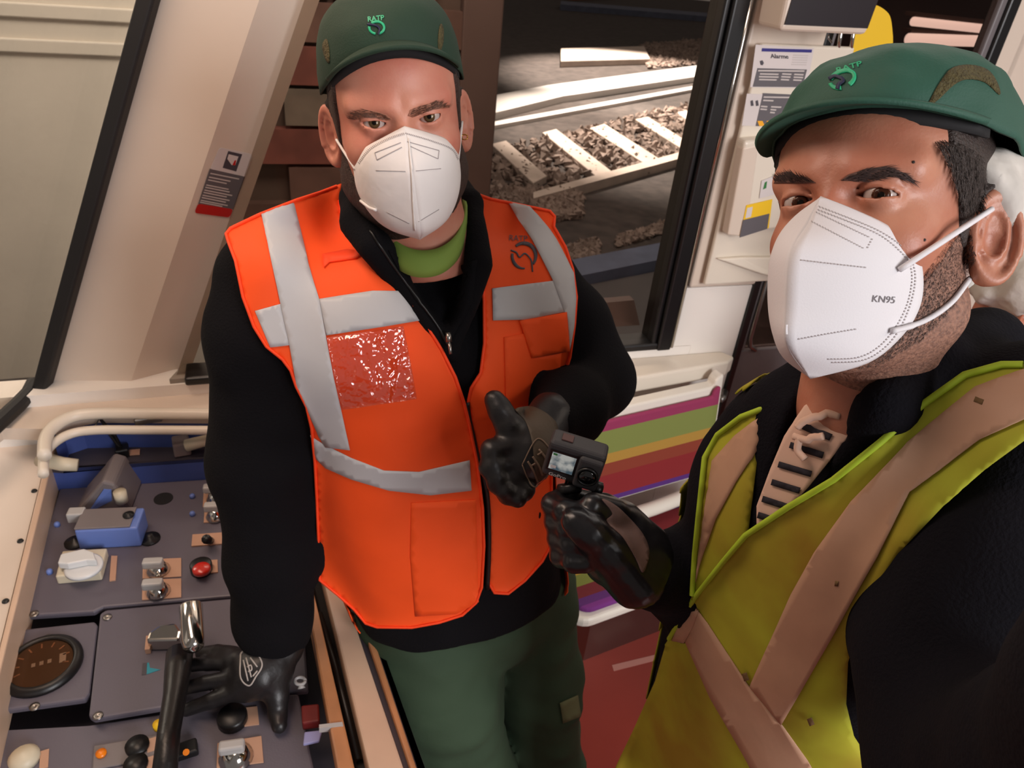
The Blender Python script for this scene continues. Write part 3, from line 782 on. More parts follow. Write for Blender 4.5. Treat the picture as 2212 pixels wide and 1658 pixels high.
b = MB(); b.box(onz(320, 903, 0.89), CU, CV, Z, 0.028, 0.012, 0.008); obj('latch', b, 'steel', cs, bevel=0.003)
slab([(-230, 1020), (60, 1000), (690, 975), (776, 1690), (-230, 1740)], 0.60, -0.59, 'panel_base', 'cabinet')
# blue far wall, two steps down
def vwall(pts, z0, z1, m, name):
    b = MB(); n = len(pts)
    for k in range(n - 1):
        a, c = pts[k], pts[k + 1]
        b.prism([Vector((a.x, a.y, z0)), Vector((c.x, c.y, z0)), Vector((c.x, c.y, z1)), Vector((a.x, a.y, z1))], CV * 0.012)
    return obj(name, b, m, cs)
f0 = [onz(120, 965, 0.86), onz(135, 930, 0.865), onz(175, 915, 0.868), onz(260, 912, 0.87), onz(700, 912, 0.87)]
vwall(f0, 0.80, 0.885, 'panel_blue', 'blue_far_wall')
sh0 = [(q.x, q.y, 0.80) for q in f0]
f1 = [onz(95, 1010, 0.80), onz(160, 1008, 0.80), onz(445, 988, 0.80), onz(700, 975, 0.80)]
b = MB(); b.prism([Vector(q) for q in sh0] + list(reversed(f1)), (0, 0, -0.012)); obj('cable_shelf', b, 'panel_base', cs)
vwall(f1, 0.70, 0.797, 'panel_blue', 'blue_step')
# left deck with screw holes
slab([(-320, 985), (0, 927), (88, 931), (106, 962), (0, 1392), (-90, 1760), (-400, 1760)], 0.80, -0.03, 'cream', 'left_deck')
b = MB(); b.prism([onz(106, 962, 0.805), onz(121, 962, 0.805), onz(14, 1392, 0.805), onz(-76, 1760, 0.805), onz(-90, 1760, 0.805), onz(0, 1392, 0.805)], (0, 0, -0.09)); obj('left_trim', b, 'rail_cream', cs, bevel=0.003)
for x, y in [(100, 972), (74, 1060), (44, 1168), (12, 1298)]:
    b = MB(); b.lathe(onz(x, y, 0.801), Z, [(0.006, 0), (0.005, 0.002), (0.002, 0.001)], 12); obj('deck_screw', b, 'black_plastic', cs, smooth=True)
b = MB(); b.tube([onz(-20, 931, 0.806), onz(40, 925, 0.806), onz(90, 928, 0.806)], 0.003, 8); obj('deck_seam', b, 'rubber_matt', cs)
# rails on the near-right side
bd = {1313: [664, 686, 713, 756, 771, 786, 794], 1532: [705, 737, 766, 830, 844, 859, 873]}
def bx(i, y): return bd[1313][i] + (bd[1532][i] - bd[1313][i]) * (y - 1313) / 219.0
for i, (m_, z_, nm) in enumerate([('rail_rusty', 0.80, 'rusty_rail'), ('rubber_matt', 0.76, 'black_channel'), ('rail_cream', 0.81, 'cream_rail'), ('rubber_matt', 0.79, 'black_seal'), ('rail_rusty', 0.81, 'edge_rail'), ('green_edge', 0.80, 'green_edging')]):
    pts = [(bx(i, 1000), 1000), (bx(i + 1, 1000), 1000), (bx(i + 1, 1720), 1720), (bx(i, 1720), 1720)]
    slab(pts, z_, -0.05 if i != 1 else -0.03, m_, nm, bevel=0.004)
b = MB(); q = [onz(bx(6, 1000), 1000, 0.80), onz(bx(6, 1720), 1720, 0.80)]
b.prism([q[0], q[1], Vector((q[1].x, q[1].y, 0.0)), Vector((q[0].x, q[0].y, 0.0))], -CU * 0.03); obj('side_panel', b, 'panel_base', cs)
b = MB(); b.tube([onz(690, 1325, 0.772), onz(728, 1450, 0.772), onz(775, 1640, 0.772)], 0.006, 8); obj('channel_cable', b, 'black_plastic', cs, smooth=True)
# grey plates
pt = 0.014
up_ = slab([(132, 1064), (640, 1032), (668, 1282), (490, 1298), (226, 1321), (205, 1331), (46, 1341)], PZ - pt, pt, 'panel_grey', 'panel_plate', bevel=0.004)
gp = slab([(-70, 1383), (0, 1375), (208, 1352), (214, 1360), (197, 1506), (188, 1520), (0, 1546), (-70, 1556)], PZ - pt, pt, 'panel_grey', 'panel_plate', bevel=0.004)
rp = slab([(219, 1335), (232, 1327), (480, 1304), (652, 1288), (668, 1500), (400, 1530), (206, 1563), (195, 1556)], PZ - pt, pt, 'panel_grey', 'panel_plate', bevel=0.004)
bp_ = slab([(386, 1545), (600, 1512), (646, 1508), (690, 1720), (372, 1720)], PZ - pt, pt, 'panel_grey', 'panel_plate', bevel=0.004)
slab([(-80, 1590), (196, 1575), (372, 1548), (366, 1720), (-80, 1720)], PZ - 0.03, 0.01, 'panel_grey', 'panel_plate')
for x, y in [(74, 1326), (232, 1333), (104, 1377), (75, 1526), (212, 1546)]:
    b = MB(); b.lathe(K(x, y), Z, [(0.008, 0), (0.008, 0.0015), (0.003, 0.0018), (0.002, 0.0008)], 14); obj('panel_screw', b, 'steel', cs, smooth=True)
# blue key box
A0, B0 = K(172, 1187), K(306, 1180); dx = (B0 - A0).normalized(); dy = Vector((-dx.y, dx.x, 0))
kb = obj('key_box', MB().prism([A0, B0, B0 + dy * 0.062, A0 + dy * 0.062], (0, 0, 0.052)), 'box_blue', cs, bevel=0.004, label='blue painted box with a grey lid')
obj('lid', MB().prism([A0 + Z * 0.052 + dy * 0.002, A0 + (B0 - A0) * 0.88 + Z * 0.052 + dy * 0.002, A0 + (B0 - A0) * 0.88 + dy * 0.06 + Z * 0.052, A0 + dy * 0.06 + Z * 0.052], (0, 0, 0.004)), 'box_grey', kb, bevel=0.001)
b = MB(); b.lathe(A0 + (B0 - A0) * 0.8 + dy * 0.034 + Z * 0.056, Z, [(0.011, 0), (0.011, 0.003), (0.006, 0.003), (0.005, 0.006), (0.001, 0.006)], 18); obj('lock', b, 'black_plastic', kb, smooth=True)
b = MB(); b.lathe(B0 + dx * 0.012 + dy * 0.02, Z, [(0.02, 0), (0.02, 0.004), (0.009, 0.005), (0.007, 0.014), (0.001, 0.014)], 18); obj('hinge_foot', b, 'black_plastic', kb, smooth=True)
b = MB(); b.lathe(A0 - dx * 0.014 + dy * 0.02, Z, [(0.02, 0), (0.02, 0.004), (0.009, 0.005), (0.001, 0.014)], 18); obj('hinge_foot', b, 'black_plastic', kb, smooth=True)
b = MB(); b.box(A0 + dy * 0.055 - dx * 0.012 + Z * 0.045, dx, dy, Z, 0.016, 0.012, 0.012); obj('latch', b, 'knob_grey', kb, bevel=0.003)
# wedge bracket behind it
q0, q1 = K(158, 1112), K(286, 1100); ap = q0 + (q1 - q0) * 0.62 + Z * 0.085
wg = obj('wedge_bracket', MB().prism([q0, q1, q0 + (q1 - q0) * 0.80 + Z * 0.075, ap], dy * 0.10), 'box_grey', cs, bevel=0.006, label='grey sloping wedge bracket with blue front')
obj('blue_front', MB().prism([q0 + dx * 0.03 - dy * 0.001 + Z * 0.006, q1 - dx * 0.035 - dy * 0.001 + Z * 0.03, q0 + (q1 - q0) * 0.74 - dy * 0.001 + Z * 0.062, ap - Z * 0.02 - dy * 0.001], -dy * 0.002), 'box_blue', wg)
b = MB(); b.tube([q1 - dx * 0.012 + Z * 0.035 - dy * 0.012, q1 - dx * 0.012 + Z * 0.062 - dy * 0.012], 0.013, 14); obj('roller', b, 'beige_plastic', wg, smooth=True)
# handles crossing the far rim
b = MB(); b.tube([onz(84, 996, 0.83), onz(110, 996, 0.84), onz(135, 1002, 0.84), onz(168, 1004, 0.835)], [0.012, 0.016, 0.015, 0.013], 10); obj('cream_lever', b, 'beige_plastic', cs, smooth=True)
b = MB(); b.tube([onz(402, 962, 0.83), onz(440, 952, 0.84), onz(475, 945, 0.85)], [0.014, 0.013, 0.013], 10); obj('cream_lever', b, 'beige_plastic', cs, smooth=True)
b = MB(); b.box(onz(392, 962, 0.82), CU, CV, Z, 0.018, 0.02, 0.018); obj('lever_socket', b, 'box_grey', cs, bevel=0.004)
b = MB(); b.tube([onz(266, 972, 0.81), onz(240, 940, 0.85), onz(215, 902, 0.89), onz(203, 925, 0.875)], [0.006, 0.004, 0.003, 0.003], 8); obj('folded_wire', b, 'black_plastic', cs)
b = MB(); b.tube([onz(266, 972, 0.81), onz(246, 935, 0.86), onz(217, 905, 0.885)], 0.003, 8); obj('folded_wire', b, 'black_plastic', cs)
b = MB(); b.box(onz(264, 974, 0.81), CU, CV, Z, 0.014, 0.014, 0.012); obj('wire_base', b, 'black_plastic', cs, bevel=0.003)
slab([(278, 974), (303, 972), (302, 982), (276, 984)], 0.802, 0.004, 'tan_label', 'tan_tag')
# beige isolating switch
sw = slab([(125, 1262), (222, 1253), (236, 1200), (140, 1206)], PZ, 0.022, 'beige_plastic', 'isolator_switch', bevel=0.003, label='beige square switch with white key handle')
b = MB(); b.lathe(K(182, 1226, 0.022), Z, [(0.034, 0), (0.034, 0.006), (0.03, 0.008), (0.001, 0.008)], 24); obj('dial', b, 'white_plastic', sw, smooth=True)
b = MB(); b.prism([K(128, 1228, 0.03), K(135, 1208, 0.03), K(185, 1196, 0.03), K(205, 1204, 0.03), K(212, 1222, 0.03), K(190, 1222, 0.03), K(150, 1230, 0.03)], (0, 0, 0.016)); obj('key_handle', b, 'white_plastic', sw, bevel=0.003)
slab([(237, 1256), (250, 1254), (254, 1202), (241, 1202)], PZ, 0.003, 'tan_label', 'tan_tag')
def rotary(plate, cx, cy, bar, r=0.022, lab=None):
    pl_ = slab(plate, PZ, 0.003, 'tan_label', 'rotary_switch', bevel=0.001, label=lab)
    c = K(cx, cy, 0.003)
    b = MB(); b.lathe(c, Z, [(r, 0), (r, 0.004), (r * 0.75, 0.012), (r * 0.6, 0.022), (0.001, 0.022)], 22); obj('knob', b, 'chrome', pl_, smooth=True)
    b = MB(); a_, b_ = K(*bar[0], 0.022), K(*bar[1], 0.022); d_ = (b_ - a_).normalized(); e_ = Vector((-d_.y, d_.x, 0))
    b.prism([a_ - e_ * 0.009, b_ - e_ * 0.009, b_ + e_ * 0.009, a_ + e_ * 0.009], (0, 0, 0.018)); obj('grip', b, 'knob_grey', pl_, bevel=0.004)
    return pl_
rotary([(308, 1251), (392, 1246), (392, 1206), (309, 1210)], 342, 1232, ((310, 1224), (354, 1222)))
rotary([(307, 1297), (392, 1291), (392, 1250), (308, 1254)], 342, 1278, ((309, 1270), (354, 1267)))
rotary([(468, 1660), (570, 1648), (565, 1590), (470, 1606)], 510, 1636, ((474, 1624), (530, 1616)), 0.026)
rotary([(438, 1096), (520, 1090), (520, 1060), (440, 1064)], 466, 1080, ((440, 1062), (480, 1060)), 0.02)
rotary([(440, 1130), (520, 1124), (520, 1100), (442, 1104)], 466, 1116, ((442, 1102), (482, 1100)), 0.02)
# red push button
rb = slab([(440, 1240), (471, 1237), (470, 1210), (446, 1212)], PZ, 0.003, 'tan_label', 'push_button', label='red push button in a black ring')
b = MB(); b.lathe(K(436, 1232), Z, [(0.021, 0), (0.021, 0.018), (0.018, 0.02), (0.001, 0.02)], 22); obj('ring', b, 'black_plastic', rb, smooth=True)
b = MB(); b.lathe(K(436, 1232, 0.018), Z, [(0.017, 0), (0.017, 0.007), (0.014, 0.010), (0.001, 0.011)], 22); obj('cap', b, 'red_button', rb, smooth=True)
tg = slab([(414, 1181), (500, 1174), (500, 1150), (416, 1156)], PZ, 0.003, 'tan_label', 'toggle_switch')
b = MB(); b.tube([K(455, 1168), K(452, 1166, 0.02), K(446, 1164, 0.045)], [0.008, 0.007, 0.01], 10); obj('toggle', b, 'black_plastic', tg, smooth=True)
b = MB(); b.lathe(K(353, 1077), Z, [(0.02, -0.004), (0.02, 0.0015), (0.001, 0.0015)], 22); obj('hole_plug', b, 'rubber_matt', cs)
for x, y, z_ in [(124, 1135, 0.0), (108, 1237, 0.0), (416, 1074, 0.0), (416, 1112, 0.0)]:
    b = MB(); b.lathe(K(x, y), Z, [(0.006, 0), (0.006, 0.006), (0.004, 0.009), (0.001, 0.01)], 12); obj('blue_bolt', b, 'box_blue', cs, smooth=True)
# speed gauge
gc_ = K(92, 1438)
gg = obj('speed_gauge', MB().lathe(gc_, Z, [(0.063, 0), (0.063, 0.006), (0.056, 0.012), (0.050, 0.012), (0.048, 0.006), (0.001, 0.006)], 36), 'black_plastic', cs, smooth=True, label='round gauge with brown dial and black bezel')
obj('dial', MB().lathe(gc_ + Z * 0.0065, Z, [(0.048, 0), (0.048, 0.0008), (0.001, 0.0008)], 32), 'gauge_face', gg)
obj('pane', MB().lathe(gc_ + Z * 0.0100, Z, [(0.049, 0), (0.049, 0.0008), (0.001, 0.0008)], 32), 'gauge_glass', gg)
for k in range(9):
    a = math.radians(200 - 27 * k); d_ = CU * math.cos(a) + CV * math.sin(a)
    b = MB(); b.box(gc_ + Z * 0.0078 + d_ * 0.038, d_, Z.cross(d_), Z, 0.005, 0.0012, 0.0004); obj('mark', b, 'tan_label', gg)
for k in range(3):
    b = MB(); b.box(gc_ + Z * 0.0078 + CU * (-0.012 + 0.012 * k), CU, CV, Z, 0.003, 0.004, 0.0004); obj('digit', b, 'sticker_text', gg)
b = MB(); b.box(gc_ + Z * 0.0078 + CU * 0.032, CU, CV, Z, 0.005, 0.010, 0.0004); obj('counter', b, 'sticker_text', gg)
# master lever
lv = thing('master_lever', K(400, 1400), None, None)
lv.parent = cs; lv.matrix_parent_inverse = wm(cs).inverted(); WLD[lv.name_full] = Matrix.Translation(K(400, 1400))
h0, h1 = onz(412, 1304, PZ + 0.105), onz(417, 1384, PZ + 0.085)
ax_ = (h1 - h0).normalized(); b = MB()
b.lathe(h0, ax_, [(0.0, -0.002), (0.016, 0.0), (0.019, 0.004), (0.019, (h1 - h0).length), (0.0165, (h1 - h0).length + 0.011), (0.010, (h1 - h0).length + 0.017), (0.0, (h1 - h0).length + 0.019)], 26)
obj('chrome_handle', b, 'chrome', lv, smooth=True)
b = MB(); q = [K(322, 1406), K(328, 1388), K(352, 1372), K(385, 1368), K(396, 1385), K(392, 1404)]; b.prism(q, (0, 0, 0.03)); obj('lever_quadrant', b, 'chrome', lv, bevel=0.004)
slab([(315, 1412), (326, 1411), (330, 1380), (318, 1382)], PZ, 0.012, 'tan_label', 'pointer_block', lv)
b = MB(); b.tube([onz(388, 1412, PZ + 0.05), onz(384, 1450, PZ + 0.06), onz(378, 1500, PZ + 0.065), onz(365, 1580, PZ + 0.07), onz(352, 1700, PZ + 0.08)], [0.022, 0.021, 0.018, 0.017, 0.018], 16)
obj('black_baton', b, 'baton_black', lv, smooth=True)
slab([(306, 1458), (316, 1457), (317, 1431), (308, 1432)], PZ, 0.0006, 'print_dark', 'position_mark')
slab([(317, 1456), (347, 1446), (324, 1442), (322, 1431), (318, 1431)], PZ, 0.0007, 'teal_print', 'position_mark')
# lower controls
kn = slab([(505, 1572), (560, 1565), (556, 1527), (510, 1532)], PZ, 0.003, 'tan_label', 'black_knob')
b = MB(); b.lathe(K(503, 1556), Z, [(0.024, 0), (0.024, 0.014), (0.021, 0.018), (0.001, 0.018)], 22); obj('cap', b, 'black_plastic', kn, smooth=True)
b = MB(); b.box(K(402, 1624), CU, CV, Z, 0.018, 0.012, 0.014); w_ = obj('wing_knob', b, 'black_plastic', cs, bevel=0.003)
b = MB(); b.tube([K(402, 1624, 0.014), K(402, 1624, 0.022)], 0.005, 10); obj('stud', b, 'orange_lamp', w_)
b = MB(); b.lathe(K(344, 1570, -0.02), Z, [(0.009, 0), (0.009, 0.01), (0.001, 0.012)], 14); obj('yellow_button', b, 'yellow', cs, smooth=True)
fr_ = slab([(204, 1612), (346, 1588), (344, 1640), (200, 1664)], PZ - 0.02, 0.004, 'box_grey', 'indicator_frame', bevel=0.002)
b = MB(); b.lathe(onz(219, 1628, PZ - 0.016), Z, [(0.008, 0), (0.008, 0.004), (0.001, 0.006)], 14); obj('lamp', b, 'orange_lamp', fr_, smooth=True)
for x, y in [(297, 1612), (294, 1652)]:
    b = MB(); b.lathe(onz(x, y, PZ - 0.016), Z, [(0.018, 0), (0.018, 0.006), (0.001, 0.007)], 18); obj('button', b, 'black_plastic', fr_, smooth=True)
for x, y in [(328, 1608), (327, 1648)]:
    b = MB(); b.box(onz(x, y, PZ - 0.016), CU, CV, Z, 0.007, 0.012, 0.001); obj('legend', b, 'tan_label', fr_)
b = MB(); b.lathe(onz(54, 1640, PZ - 0.02), Z, [(0.022, 0), (0.022, 0.008), (0.015, 0.016), (0.001, 0.019)], 20); obj('dome_button', b, 'beige_plastic', cs, smooth=True)
b = MB(); b.box(onz(96, 1640, PZ - 0.02), CU, CV, Z, 0.006, 0.016, 0.002); obj('legend', b, 'tan_label', cs)
# keys and tags at the hinge side
b = MB(); rg = [onz(648 + 11 * math.cos(t), 1470 + 8 * math.sin(t), 0.775) for t in np.linspace(0, 6.283, 17)]
b.tube(rg, 0.003, 8); b.tube([onz(650, 1476, 0.775), onz(651, 1486, 0.77)], [0.003, 0.007], 8); obj('key_ring', b, 'knob_grey', cs, smooth=True)
slab([(654, 1578), (692, 1572), (690, 1534), (652, 1538)], 0.755, 0.02, 'dark_red', 'red_block', bevel=0.003)
slab([(655, 1612), (690, 1604), (697, 1580), (658, 1584)], 0.76, 0.006, 'lilac', 'lilac_tag', bevel=0.002)
slab([(690, 1574), (740, 1568), (742, 1576), (690, 1582)], 0.79, 0.012, 'knob_grey', 'strap_clip')
# booklets on the far deck
b = MB(); b.prism([onz(372, 846, 0.902), onz(480, 838, 0.902), onz(520, 800, 0.902), onz(400, 812, 0.902)], (0, 0, 0.018))
bk = obj('booklet', b, 'tan_label', label='orange-brown booklet lying under the grey one on the deck', cat='booklet', bevel=0.002)
b = MB(); b.prism([onz(368, 836, 0.921), onz(478, 826, 0.921), onz(520, 790, 0.921), onz(398, 802, 0.921)], (0, 0, 0.022))
obj('booklet', b, mat('booklet_grey', (150, 140, 128), 0.6, var=0.2, vscale=30), label='grey booklet lying on top by the raked pillar', cat='booklet', bevel=0.002)
# ================================================================== people: shared builders
mat('skin_a', (205, 142, 118), 0.5, var=0.16, vscale=18, var_col=(190, 112, 92), bump=0.06, bscale=400, sss=0.12)
mat('skin_b', (192, 134, 108), 0.45, var=0.16, vscale=20, var_col=(172, 104, 80), bump=0.08, bscale=450, sss=0.12)
mat('skin_c', (190, 120, 95), 0.5)
mat('eye_white', (176, 162, 156), 0.15)
mat('iris_a', (96, 84, 62), 0.1); mat('iris_b', (66, 36, 24), 0.1); mat('pupil', (8, 7, 7), 0.05)
mat('hair_a', (58, 38, 28), 0.65, bump=0.5, bscale=500, var=0.4, vscale=300)
mat('beard_a', (60, 38, 28), 0.7, bump=0.6, bscale=500, var=0.45, vscale=260)
mat('hair_b', (56, 42, 37), 0.6, bump=0.5, bscale=500, var=0.5, vscale=320)
mat('beard_b', (160, 116, 96), 0.65, bump=0.4, bscale=420, var=0.5, vscale=330, var_col=(112, 80, 68))
mat('brow_a', (92, 60, 46), 0.7); mat('brow_b', (56, 40, 37), 0.6)
mat('mask_a', (228, 222, 218), 0.75, bump=0.5, bscale=28, var=0.05, vscale=25)
mat('mask_b', (222, 219, 222), 0.75, bump=0.06, bscale=700)
mat('mask_stitch', (168, 160, 160), 0.8); mat('mask_print', (120, 116, 120), 0.8)
mat('cap_a', (28, 54, 37), 0.8, bump=0.15, bscale=500, var=0.15, vscale=10)
mat('cap_b', (38, 84, 68), 0.7, bump=0.12, bscale=500, var=0.12, vscale=8)
mat('cap_mesh', (88, 78, 40), 0.8, bump=0.9, bscale=420, var=0.5, vscale=400)
mat('cap_liner', (14, 13, 15), 0.8)
mat('logo_green', (40, 170, 120), 0.5); mat('logo_navy', (24, 26, 60), 0.6)
mat('fleece_black', (15, 14, 17), 0.95, bump=0.35, bscale=300, spec=0.15)
mat('fleece_navy', (16, 15, 21), 0.95, bump=0.35, bscale=300, spec=0.15)
mat('vest_orange', (255, 84, 14), 0.75, bump=0.6, bscale=13, var=0.08, vscale=10)
mat('vest_orange_trim', (255, 72, 18), 0.7)
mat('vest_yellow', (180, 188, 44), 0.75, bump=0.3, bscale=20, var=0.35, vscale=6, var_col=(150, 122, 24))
mat('vest_yellow_trim', (164, 190, 40), 0.7)
mat('tape_silver', (190, 190, 192), 0.5, bump=0.5, bscale=14)
mat('tape_dirty', (192, 150, 122), 0.6, bump=0.15, bscale=30, var=0.12, vscale=20)
mat('tshirt_green', (122, 148, 62), 0.8)
mat('trouser_green', (52, 72, 50), 0.85, bump=0.3, bscale=30, var=0.2, vscale=6)
mat('glove_black', (26, 24, 25), 0.42, bump=0.25, bscale=60)
mat('glove_leather', (22, 21, 24), 0.3, bump=0.2, bscale=40)
mat('glove_brown', (104, 80, 74), 0.6, bump=0.1, bscale=300)
mat('glove_print', (120, 100, 84), 0.6)
mat('glove_print_w', (176, 168, 162), 0.6)
mat('zip_metal', (170, 166, 160), 0.3, 1.0)
mat('white_knit', (214, 178, 158), 0.85); mat('navy_knit', (34, 30, 40), 0.85)
mat('net_white', (214, 208, 200), 0.85, bump=0.9, bscale=30, var=0.06, vscale=12)
mat('boot_black', (22, 20, 20), 0.5)

def frame(o, R):  # R rows: right, forward, up
    M = Matrix.Identity(4)
    for c in range(3):
        for r_ in range(3): M[r_][c] = R[c][r_]
    M.translation = Vector(o); return M
def unit(v): v = Vector(v); return v / v.length
def ortho(right, fwd):
    f = unit(fwd); r_ = Vector(right) - f * Vector(right).dot(f); r_ = unit(r_); u_ = r_.cross(f); return [r_, f, u_]
MA = frame((-.1724, .9416, 1.6624), ortho((-.951, -.273, -.146), (.265, -.962, .071)))
MB_ = frame((.297, .6159, 1.6918), ortho((-.682, .629, -.374), (-.729, -.628, .273)))

def head_sdf(p, q_):
    wf, wj = q_.get('wf', 1.0), q_.get('wj', 1.0)
    s = p.copy(); s[:, 0] = np.abs(s[:, 0])
    d = ell(s, (0, -.014, .052), (.076, .100, .088))
    d = smin(d, ell(s, (0, .020, -.012), (.067 * wf, .073, .090)), .03)
    d = smin(d, cone(s, (.050 * wj, .0, -.056), (.012, .070, -.084), .022 * wj, .021), .03)
    d = smin(d, ell(s, (0, .03, .070), (.064, .060, .052)), .03)
    d = smin(d, ell(s, (.038 * wf, .058, -.005), (.025, .025, .022)), .02)
    d = smin(d, cone(s, (.012, .086, .044), (.048, .069, .047), .0115, .011), .014)
    d = smin(d, cone(s, (0, .090, .028), (0, .116, -.014), .008, .0125), .014)
    d = smin(d, ell(s, (.013, .104, -.018), (.009, .010, .008)), .006)
    d = smin(d, ell(s, (0, .086, -.048), (.026, .018, .02)), .02)
    d = smax(d, -ell(s, (.030, .103, .0265), (.019, .0175, .0105)), .012)
    E = np.array([.0315, .0775, .028]); e = s - E
    lid = np.linalg.norm(e, axis=1) - .0150; d = smin(d, lid, .006)
    op = q_.get('open', .0052); tilt = q_.get('tilt', 0.06)
    g = np.abs(e[:, 2] - tilt * e[:, 0]) - op * (1 - (e[:, 0] / .0148) ** 2)
    g = np.maximum(g, .001 - e[:, 1])
    d = smax(d, -g, .0012)
    # crease above the lid
    cr = np.sqrt((np.linalg.norm(e - np.array([0, 0, .002]), axis=1) - .0168) ** 2 + (e[:, 2] - .0092 + .25 * np.abs(e[:, 0])) ** 2) - .0012
    d = smax(d, -np.where(e[:, 1] > 0, cr, 1.0), .003)
    # ear
    c = np.array([.079 * q_.get('wear', 1.0), -.012, .002]); al_ = math.radians(q_.get('flare', 26))
    a = np.array([math.sin(al_), -math.cos(al_), 0.0]); n = np.array([math.cos(al_), math.sin(al_), 0.0]); up = np.array([0, -.17, .985])
    u, w_, t = (s - c) @ a, (s - c) @ up, (s - c) @ n
    k = np.sqrt((u / .0180) ** 2 + (w_ / .0320) ** 2)
    rim_ = np.sqrt(((k - 1) * .022) ** 2 + (t - .0045) ** 2) - np.where(w_ < -.012, .0032, .0044)
    plate = np.maximum(np.abs(t + .001) - .0040, (k - 1) * .016)
    anti = np.sqrt(((np.sqrt(((u + .001) / .0095) ** 2 + ((w_ - .004) / .019) ** 2) - 1) * .012) ** 2 + (t - .0035) ** 2) - .0030
    lob = np.sqrt((u + .004) ** 2 + (w_ + .027) ** 2 + (t * 1.6) ** 2) - .0095
    tra = np.sqrt((u + .0145) ** 2 + (w_ + .006) ** 2 + (t - .003) ** 2) - .0055
    er = smin(smin(smin(plate, rim_, .0015), smin(anti, tra, .0015), .0015), lob, .004)
    con = np.sqrt(((u + .002) / .0075) ** 2 + ((w_ + .004) / .0105) ** 2 + ((t - .005) / .0050) ** 2) - 1
    d = smin(d, er, .003)
    d = smax(d, -con * .0050, .0015)
    if 'neck' in q_:
        d = smin(d, cone(p, (0, -.024, -.045), q_['neck'], .056 * q_.get('wn', 1), .060 * q_.get('wn', 1)), .03)
    return d
def to_local(M, v): return tuple(M.inverted() @ Vector(v))
def build_head(M, q_, h, zlo):
    lo, hi = (-.108, -.130, zlo), (.108, .140, .150)
    return nets(lambda p: head_sdf(p, q_), lo, hi, h)
def join(*ms):
    V, Fc, k = [], [], 0
    for v, f in ms:
        V += [tuple(x) for x in v]; Fc += [tuple(int(i) + k for i in q) for q in f]; k += len(v)
    return V, Fc
def make_eyes(M, par, iris, gaze):
    for sgn, side in ((1, 'right'), (-1, 'left')):
        c = M @ Vector((.0315 * sgn, .0775, .028)); g = unit(Vector(gaze) - c)
        b = MB(); b.lathe(c, g, [(0.0124 * math.sin(t), -0.0124 * math.cos(t)) for t in np.linspace(0.02, math.pi - 0.02, 20)], 24)
        e = obj('eye', b, 'eye_white', par, smooth=True)
        def capm(r0, lift): return MB().lathe(c, g, [(r, math.sqrt(.0124 ** 2 - r * r) + lift) for r in np.linspace(r0, 0.0002, 6)], 24)
        obj('iris', capm(.0060, .0003), iris, e, smooth=True); obj('pupil', capm(.0027, .0006), 'pupil', e, smooth=True)
        obj('cornea', MB().lathe(c, g, [(r, math.sqrt(.0124 ** 2 - r * r) + .0012 * (1 - (r / .0068) ** 2) + .0007) for r in np.linspace(.0066, 0.0002, 7)], 20), 'gauge_glass', e, smooth=True)
def strands(name, bvh, polys, n, length, dirs, width, m, par, lift=0.0006, curl=0.3, seed=1):
    """short hairs rooted where the outlines fall on the skin; dirs(px,py)->pixel direction"""
    rs = random.Random(seed); V, Fc = [], []
    polys = polys if hasattr(polys[0][0], '__len__') else [polys]
    for poly in polys:
        a = np.array(poly, float); lo, hi = a.min(0), a.max(0); q = np.roll(a, -1, 0); cnt = 0; tr = 0
        while cnt < n and tr < n * 20:
            tr += 1; x, y = rs.uniform(lo[0], hi[0]), rs.uniform(lo[1], hi[1])
            c = (a[:, 1] > y) != (q[:, 1] > y); xx = (q[:, 0] - a[:, 0]) * (y - a[:, 1]) / np.where(q[:, 1] == a[:, 1], 1e-9, q[:, 1] - a[:, 1]) + a[:, 0]
            if (c & (x < xx)).sum() % 2 == 0: continue
            r_ = ray(x, y).normalized(); hgt = bvh.ray_cast(CAM, r_)
            if hgt[0] is None: continue
            nn = hgt[1] if hgt[1].dot(r_) < 0 else -hgt[1]
            dx, dy = dirs(x, y); d = RT * dx - UPV * dy; d = d - nn * d.dot(nn)
            if d.length < 1e-5: continue
            d = d.normalized(); sd = nn.cross(d); L_ = length * rs.uniform(.6, 1.3); w_ = width * rs.uniform(.7, 1.3)
            d = (d + sd * rs.uniform(-curl, curl)).normalized(); sd = nn.cross(d)
            p0 = hgt[0] + nn * (lift * .3); p1 = p0 + d * L_ * .5 + nn * (lift + L_ * .10); p2 = p0 + d * L_ + nn * (lift + L_ * .12)
            k = len(V); V += [p0 - sd * w_, p0 + sd * w_, p1 - sd * w_ * .8, p1 + sd * w_ * .8, p2]; Fc += [(k, k + 1, k + 3, k + 2), (k + 2, k + 3, k + 4)]; cnt += 1
    return obj(name, (V, Fc), m, par, kind='stuff')
